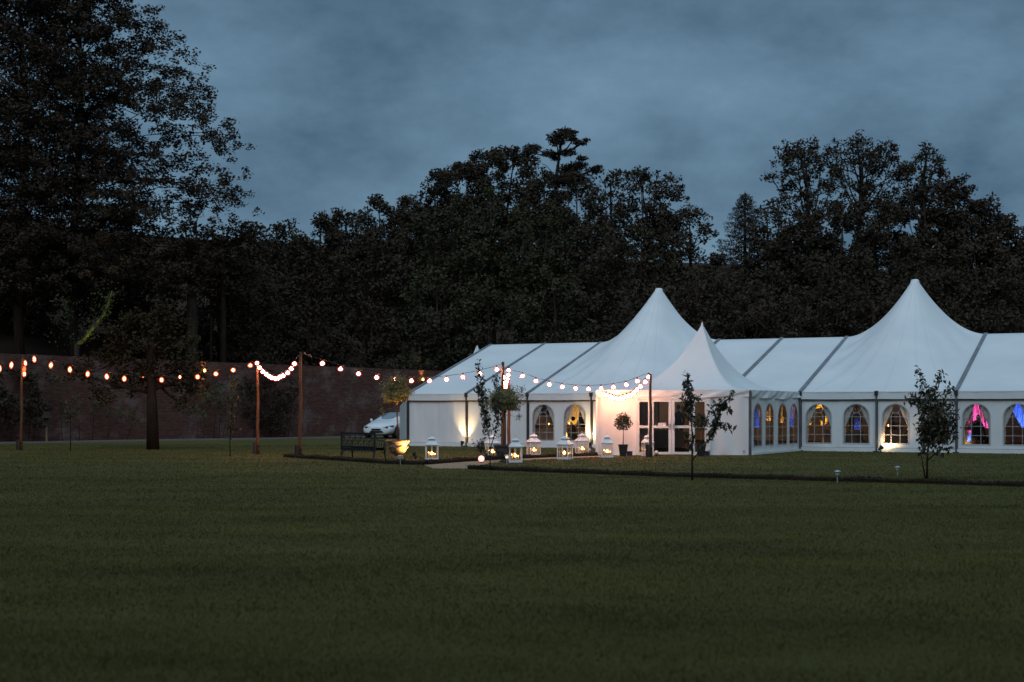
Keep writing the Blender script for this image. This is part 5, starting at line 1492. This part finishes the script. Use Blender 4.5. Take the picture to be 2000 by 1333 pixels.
# drooping spruce in the sky gap
rng = np.random.default_rng(78); Yc = 118; kc = Yc/F
bs = Vector(((1455-CX)*kc, Yc, hz((1455-CX)*kc, Yc)-0.1)); t = thing('spruce_tree', 'lone drooping spruce standing in the sky gap left of the oaks', 'tree', tuple(bs), 0, 'trees of the wood behind the garden')
b = MB(); topz = P(1455,373,Yc); b.tube([bs, bs.lerp(topz, .5), topz], [0.3,0.18,0.02], 6); C = []
for k in range(44):
    f = (k+0.5)/44; zz = topz.z - (topz.z-bs.z)*f*0.62 - 0.1
    L = (0.35 + 2.7*min(1, f*1.6)**0.8)*rng.uniform(0.75,1.12)
    for q in range(4):
        a_ = k*2.4 + q*PI/2 + rng.uniform(-.3,.3); dx, dy = math.cos(a_), math.sin(a_)
        p0_, p1_, p2_ = Vector((topz.x, Yc, zz)), Vector((topz.x+dx*L*0.55, Yc+dy*L*0.55, zz-0.12-L*0.10)), Vector((topz.x+dx*L, Yc+dy*L, zz-0.10-L*0.04))
        b.tube([p0_, p1_, p2_], [0.03,0.018,0.006], 3, cap=False)
        for _ in range(int(18+L*24)):
            u_ = rng.uniform(0.15,1); p = p0_.lerp(p1_, u_*2) if u_ < .5 else p1_.lerp(p2_, u_*2-1)
            C.append(np.array(p) + rng.normal(size=3)*np.array([.07,.07,.03]) + np.array([0,0,-rng.uniform(0,.22)]))
b.build('trunk', M['bark'], t, smooth=True)
v, f = leaf_quads(np.array(C), 0.26, rng, 0.22, droop=0.35); mesh_np('crown', v, f, M['leaf_dark'], t)

# middle and front rows of the wood
MID = 'dark bushy tree in the black mass of the wood below the skyline'
spec = []
for i, x in enumerate(range(520, 2060, 92)):
    sky = np.interp(x, [500,560,620,700,760,860,985,1090,1180,1260,1345,1400,1460,1560,1640,1800,1868,1922,1968,2020], [460,440,424,412,396,352,305,340,380,350,440,520,500,440,450,420,365,405,460,490])
    spec.append((x+rnd.uniform(-18,18), sky+rnd.uniform(38,70), 80, 700, 104+rnd.uniform(-3,3), i))
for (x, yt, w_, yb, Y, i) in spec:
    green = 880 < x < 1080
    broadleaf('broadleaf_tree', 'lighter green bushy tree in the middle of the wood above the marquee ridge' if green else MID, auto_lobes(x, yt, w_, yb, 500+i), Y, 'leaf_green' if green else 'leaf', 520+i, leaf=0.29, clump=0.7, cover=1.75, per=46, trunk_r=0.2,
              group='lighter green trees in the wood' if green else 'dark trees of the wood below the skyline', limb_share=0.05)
for i, x in enumerate(range(500, 2060, 120)):
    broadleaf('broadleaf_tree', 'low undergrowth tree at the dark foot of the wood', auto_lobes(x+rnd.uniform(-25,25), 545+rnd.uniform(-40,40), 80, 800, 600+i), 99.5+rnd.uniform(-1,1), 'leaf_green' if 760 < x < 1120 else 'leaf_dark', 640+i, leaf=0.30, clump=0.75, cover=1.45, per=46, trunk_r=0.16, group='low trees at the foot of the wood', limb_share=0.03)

# pale trunks behind the wall
for i, (px, pyt, Y, r, lab) in enumerate(((374,585,88,0.42,'thick pale tree trunk rising behind the wall near the amber wall lamp'),(432,600,90,0.09,'thin bare stem leaning behind the wall right of the pale trunk'),(412,590,91,0.08,'thin curved stem behind the wall next to the pale trunk'))):
    X = (px-CX)*Y/F; zt = P(px, pyt, Y).z; g = Vector((X, Y, hz(X, Y)-0.1))
    lobes = [(px-20,pyt-60,40,34),(px+30,pyt-70,44,36),(px,pyt-110,50,40)] if i == 0 else [(px-10,pyt-40,26,22),(px+8,pyt-60,26,24)]
    broadleaf('woodland_tree', lab, lobes, Y, 'leaf_dark', 700+i, trunk=px, trunk_r=r, bark='bark_pale', group='trunks behind the wall', per=30)

# the two big layered trees on the left
def layered(label, px, Y, ytop, ybot, reach_r, reach_l, r0, seed, step=20, per=30, sprays=1.0, fill=1500):
    rng = np.random.default_rng(seed); k = Y/F; X = (px-CX)*k
    g = Vector((X, Y, hz(X, Y)-0.1)); t = thing('beech_tree', label, 'tree', tuple(g), 0, 'big layered trees on the left')
    b = MB(); topz = P(px, ytop, Y).z
    tk = [g] + [Vector((X + 0.25*math.sin(q*1.3+seed), Y+0.2*math.cos(q*1.7), g.z+(topz-g.z)*q/6)) for q in range(1,7)]
    b.tube(tk, [r0*(1.2-1.1*q/6) for q in range(7)], 8)
    cent = []; y = ytop; i = 0
    while y < ybot:
        for q in range(3):
            az = i*2.39996 + q*2*PI/3 + rng.uniform(-.35,.35)
            side = math.cos(az)
            rr = np.interp(y, *reach_r) if side > 0 else np.interp(y, *reach_l)
            base_r = 0.5*(np.interp(y, *reach_r)+np.interp(y, *reach_l))
            L = (abs(side)*rr + (1-abs(side))*base_r*0.8)*k*rng.uniform(0.62,1.03)
            zz = P(px, y, Y).z; f = (zz-g.z)/(topz-g.z)
            x0_ = X + 0.25*math.sin(f*6*1.3+seed)
            p0_ = Vector((x0_, Y, zz - L*0.30)); p1_ = Vector((x0_+math.cos(az)*L*0.45, Y+math.sin(az)*L*0.45, zz+0.02*L)); p2_ = Vector((x0_+math.cos(az)*L, Y+math.sin(az)*L, zz + rng.uniform(-0.12,0.16)*L))
            b.tube([p0_, p0_.lerp(p1_, .5)+Vector((0,0,.08*L)), p1_, p1_.lerp(p2_, .5)+Vector((0,0,.02*L)), p2_], [r0*0.26*(1.05-f*.6), r0*0.19*(1.05-f*.6), r0*0.13*(1.05-f*.6), 0.03, 0.012], 5)
            nsp = int((5 + L*2.0)*sprays)
            for _ in range(nsp):
                u_ = rng.uniform(0.22,1.0); p = p0_.lerp(p1_, u_/0.45) if u_ < .45 else p1_.lerp(p2_, (u_-.45)/.55)
                sw_ = rng.normal()*0.22*L*(1.0-0.45*u_)+rng.normal()*0.15
                e = p + Vector((-math.sin(az)*sw_, math.cos(az)*sw_, rng.uniform(-.30,.20)))
                if rng.random() < 0.6: b.tube([p, p.lerp(e, .5)+Vector((0,0,.06)), e], [0.035,0.02,0.008], 3, cap=False)
                cent.append(e)
        y += step; i += 1
    b.build('trunk', M['bark'], t, smooth=True)
    # body of the crown: clumps through its volume, thinned where the sky shows
    for _ in range(fill):
        yy = rng.uniform(ytop-20, ybot+10); rr_ = np.interp(yy, *reach_r); rl_ = np.interp(yy, *reach_l)
        xx = px + rng.uniform(-rl_*0.95, rr_*0.93); dd = rng.normal()*0.42*min(rr_, 240)*k
        c_ = P(xx, yy, Y)
        g_ = math.sin(c_.x*1.35+seed)*math.sin(c_.z*1.7+1.3*math.sin(c_.x*0.8))+0.65*math.sin(c_.x*2.6+c_.z*1.9+math.sin(c_.z*1.1)*1.5)
        dens = np.interp(yy, [0,250,430,520],[0.0,0.15,0.7,2.0])
        if g_ < -0.05 - dens*1.2 or rng.random() < 0.0: continue
        cent.append(Vector((c_.x, Y+dd, c_.z)))
    cent = np.array([tuple(c) for c in cent])
    pts = gauss_clumps(cent, per, 0.46, rng, 0.65)
    v, f = leaf_quads(pts, 0.20, rng, 0.55, flat=0.45)
    mesh_np('crown', v, f, M['leaf_dark'], t)
    return t
layered('big layered beech on the left whose sprays reach out against the sky', 150, 84, -190, 560, ([-190,-100,0,60,100,200,240,330,390,440,470,620],[40,90,120,205,255,270,335,350,345,335,300,280]), ([-190,0,200,620],[60,150,200,280]), 0.26, 801, 16, per=34, sprays=0.75, fill=2700)
layered('second layered beech cut by the left edge of the picture', 42, 82, -200, 570, ([-200,0,200,640],[90,190,220,250]), ([-200,0,200,640],[80,150,190,240]), 0.28, 802, 18, per=34, sprays=0.7, fill=2300)
for i, (lb, Y, lab) in enumerate((([(400,500,50,40),(440,470,40,24),(470,455,26,12),(492,448,20,8),(430,540,60,50),(350,520,60,50),(470,520,40,40)], 88, 'dark tree under the beech sprays whose tip feathers over the skyline dip'),
     ([(300,540,70,50),(240,580,70,60),(180,560,70,60),(320,620,80,60),(230,650,80,50)], 92, 'dark dense tree low behind the big beech trunk'),
     ([(20,560,80,60),(90,600,80,60),(30,660,90,60),(120,540,60,40),(-40,600,80,80)], 92, 'dark dense tree low behind the leftmost beech'),
     ([(420,620,70,60),(480,600,60,70),(400,690,70,50),(500,680,60,50),(350,680,60,50)], 95, 'dark dense tree low behind the wall near the swag poles'))):
    broadleaf('broadleaf_tree', lab, lb, Y, 'leaf_dark', 820+i, leaf=0.25, clump=0.6, cover=2.6, per=44, trunk_r=0.22, limb_share=0.1, group='dark trees behind the wall on the left')

# mossy limb lit from below, part of a tree standing in front of the wall
Yl = 62.0
g = Vector(((150-CX)*77.2/F, 77.2, 0.1)); t = thing('leaning_tree', 'leaning mossy limbed tree behind the wall on the left, lit yellow green from below', 'tree', tuple(g))
b = MB(); b.tube([g, P(148,800,g.y), P(150,720,g.y), P(150,672,g.y)], [0.2,0.17,0.15,0.14], 8); b.build('trunk', M['bark'], t, smooth=True)
b = MB(); b.tube([P(150,674,g.y), P(163,665,g.y), P(180,642,g.y), P(192,628,g.y), P(203,615,g.y), P(212,592,g.y), P(219,568,g.y)], [0.10,0.10,0.085,0.075,0.06,0.05,0.03], 7)
rng = np.random.default_rng(90); C = []
for a_, c_ in ((P(152,674,g.y),P(200,620,g.y)),(P(203,615,g.y),P(218,572,g.y)),(P(134,630,g.y),P(130,585,g.y))):
    for _ in range(150): C.append(np.array(a_.lerp(c_, rng.random())) + rng.normal(size=3)*0.11)
b.build('limb', M['moss_bark'], t, smooth=True)
rngc = np.random.default_rng(91)
for (px, py, n) in ((125,600,120),(205,585,120),(175,650,90),(120,660,80)):
    for _ in range(n): C.append(np.array(P(px,py,g.y)) + rngc.normal(size=3)*0.45)
v, f = leaf_quads(np.array(C), 0.11, rng, 0.6); mesh_np('crown', v, f, M['leaf_climber'], t)
floodlight(g+Vector((0.9,-0.75,0)), P(188,632,g.y), 'uplighter behind the wall aimed up at the mossy limb', 1100, (1.0,0.86,0.25), 24, 0.8)

# spreading dark tree with thick trunk before the wall
broadleaf('spreading_tree', 'spreading low crowned tree with a thick dark trunk on the left lawn', [(270,640,60,34),(320,630,50,36),(345,680,40,44),(230,680,46,40),(200,720,40,34),(370,725,36,36),(300,690,60,40),(390,760,26,26),(345,745,36,32),(215,760,34,26),(270,740,50,30),(355,790,18,16),(150,730,30,26),(310,600,34,20)], 57.6, 'leaf_dim', 860, leaf=0.16, clump=0.42, cover=1.8, per=40, trunk=299, trunk_r=0.235, ybase=0.0, group='trees on the left lawn', limb_share=0.2, depth=0.45)
# climbers and shrubs against the wall
def shrub(name, label, lobes, m, seed, leaf=0.13, cover=1.3, dy=0.9, group='climbers on the garden wall', clump=0.32, per=30):
    rng = np.random.default_rng(seed); cx_ = float(np.mean([l[0] for l in lobes])); k_ = (cx_-CX)/F
    Y = (72+25.9*0.933)/(1-0.933*k_) - dy; X = k_*Y
    t = thing(name, label, 'plant', (X, Y, 0), 0, group); C = []; b = MB(); k = Y/F
    for (px, py, rx, ry) in lobes:
        kk = (px-CX)/F; yl = (72+25.9*0.933)/(1-0.933*kk) - dy
        c = np.array(P(px, py, yl)); n = max(3, int(rx*k*ry*k/(clump**2)*cover))
        d = rng.normal(size=(n,3)); d /= np.linalg.norm(d, axis=1, keepdims=True)
        C.append(c + d*np.array([rx*k, 0.45, ry*k])*rng.uniform(0,1,size=(n,1))**0.45)
        q_ = Vector((c[0]*0.8+X*0.2, c[1], 0)); b.tube([q_, q_.lerp(Vector(c), .5)+Vector((0.08,0,0.05)), Vector(c)], [0.016,0.012,0.006], 5)
    b.build('stem', M['bark'], t, smooth=True)
    v, f = leaf_quads(gauss_clumps(np.concatenate(C), per, clump, rng), leaf, rng, 0.6); mesh_np('foliage', v, f, M[m], t)
shrub('wall_climber', 'leafy climber spilling over the wall below the amber wall lamp', [(395,770,30,26),(430,760,22,24),(380,800,26,22),(418,790,20,22),(440,790,14,18)], 'leaf_climber', 871)
shrub('dark_shrub', 'broad black shrub filling the wall between the swag poles', [(530,770,40,34),(500,790,34,40),(560,800,34,40),(530,830,50,30),(490,750,26,26),(570,760,24,26),(525,735,36,20)], 'leaf_dark', 872, 0.16, 1.6, group='shrubs along the garden wall')
shrub('wall_climber', 'faint green tuft growing on top of the wall left of the marquee roof', [(800,705,24,14),(830,712,20,10),(770,715,16,8)], 'leaf_green', 873, 0.16, 1.2, dy=-0.6)
shrub('wall_climber', 'thin climber scattered over the dark left part of the wall', [(215,790,40,34),(150,800,40,30),(260,810,30,30),(110,760,40,40),(180,760,30,30)], 'leaf_climber', 874, 0.13, 0.55)
shrub('dark_shrub', 'black shrub at the far left foot of the wall', [(20,780,50,60),(70,800,40,50),(-30,770,60,80),(60,740,40,40)], 'leaf_dark', 875, 0.18, 1.4, group='shrubs along the garden wall')
# small leafy tufts on the grass near the sapling and urns
def tuft(label, px, py, w_, h_, seed):
    rng = np.random.default_rng(seed); g = G(px, py); t = thing('garden_plant', label, 'plant', tuple(g), 0, 'small plants beside the path')
    b = MB(); C = []; k = g.y/F
    for _ in range(9):
        e = g + Vector((rng.normal()*w_*k*0.5, rng.normal()*w_*k*0.3, h_*k*rng.uniform(.6,1.05))); m_ = g.lerp(e, .5)+Vector((0,0,.05))
        b.tube([g, m_, e], [0.008,0.006,0.003], 4)
        for q in range(16): C.append(np.array(g.lerp(e, rng.uniform(.3,1))) + rng.normal(size=3)*0.035)
    b.build('stem', M['bark'], t); v, f = leaf_quads(np.array(C), 0.085, rng, 0.4); mesh_np('foliage', v, f, M['leaf_sapling'], t)
tuft('small leafy plant on the grass before the floodlit plain wall', 938, 884, 20, 28, 881)
tuft('small leafy sprig sprouting in the dark urn beside the trunk', 996, 896, 14, 30, 882)

# beeches added out of view behind and beside the camera to shade the near lawn
src_ = bpy.data.objects['beech_tree']
for x_, y_, r_, lab in ((-14,-13,0.4,'unseen shade beech added behind the camera to the left'),(-3,-17,2.1,'unseen shade beech added straight behind the camera'),(9,-15,4.0,'unseen shade beech added behind the camera to the right'),(21,-8,5.2,'unseen shade beech added beside the near lawn on the right'),(-25,-6,1.2,'unseen shade beech added beside the near lawn on the left'),
    (-22,13,2.9,'unseen shade beech added farther up the left side of the near lawn'),(22,12,0.9,'unseen shade beech added farther up the right side of the near lawn'),(-29,29,4.4,'unseen shade beech added halfway up the left side of the lawn'),(29,26,3.3,'unseen shade beech added halfway up the right side of the lawn')):
    o_ = copy_tree(src_, (x_, y_, -0.1), r_, lab); o_['group'] = 'unseen beeches added to shade the lawn'
# ------------------------------------------------------------------ grass blades
def blades():
    rng = np.random.default_rng(5); P2 = []; W = []; Hh = []
    for y0_, y1_, dens, w_, h_ in ((7.2,11,2600,0.006,0.030),(11,16,1300,0.009,0.032),(16,24,700,0.011,0.030),(24,36,260,0.018,0.030),(36,66,75,0.030,0.032)):
        area = 0.40*(y1_**2-y0_**2); n = int(area*dens)
        y = np.sqrt(rng.uniform(y0_**2, y1_**2, n)); x = rng.uniform(-0.40,0.40,n)*y
        P2.append(np.stack([x,y],1)); W.append(np.full(n,w_)); Hh.append(np.full(n,h_))
    p = np.concatenate(P2); w_ = np.concatenate(W); h_ = np.concatenate(Hh)
    # keep off the path, the marquee and the porch
    d = (p[:,0]-A0.x)*V.x + (p[:,1]-A0.y)*V.y; s_ = (p[:,0]-A0.x)*U.x + (p[:,1]-A0.y)*U.y
    keep = ~((d > -0.12) & (s_ > -0.1)) & ~((p[:,0] > 2.9) & (p[:,0] < 11.4) & (p[:,1] > 50.45 + np.maximum(0,(p[:,0]-8.4))*1.65))
    poly = [(q.x,q.y) for q in pa] + [(q.x,q.y) for q in pb[::-1]]
    ins = np.zeros(len(p), bool); j = len(poly)-1
    for i in range(len(poly)):
        xi, yi = poly[i]; xj, yj = poly[j]
        ins ^= ((yi > p[:,1]) != (yj > p[:,1])) & (p[:,0] < (xj-xi)*(p[:,1]-yi)/(yj-yi+1e-12)+xi); j = i
    keep &= ~ins & (p[:,1] < ywall_np(p[:,0]) - 5)
    p, w_, h_ = p[keep], w_[keep], h_[keep]; n = len(p)
    clump = 0.8 + 0.22*(np.sin(p[:,0]*2.1+np.sin(p[:,1]*1.7))*np.sin(p[:,1]*2.9+np.sin(p[:,0]*1.3)))
    h_ = h_*rng.uniform(.55,1.3,n)*clump
    a_ = rng.uniform(0,2*PI,n); L = rng.uniform(0.2,1.0,n)*h_*0.9; b_ = rng.uniform(0,2*PI,n)
    v = np.zeros((n,3,3))
    v[:,0,0] = p[:,0]-np.cos(a_)*w_/2; v[:,0,1] = p[:,1]-np.sin(a_)*w_/2
    v[:,1,0] = p[:,0]+np.cos(a_)*w_/2; v[:,1,1] = p[:,1]+np.sin(a_)*w_/2
    v[:,2,0] = p[:,0]+np.cos(b_)*L; v[:,2,1] = p[:,1]+np.sin(b_)*L; v[:,2,2] = h_
    o = mesh_np('grass', v.reshape(-1,3), np.arange(n*3).reshape(-1,3), M['blade'])
    o['kind'] = 'stuff'
def ywall_np(x): return np.where(x < -2, 72+(x+25.9)*0.933, 94.3)
blades()
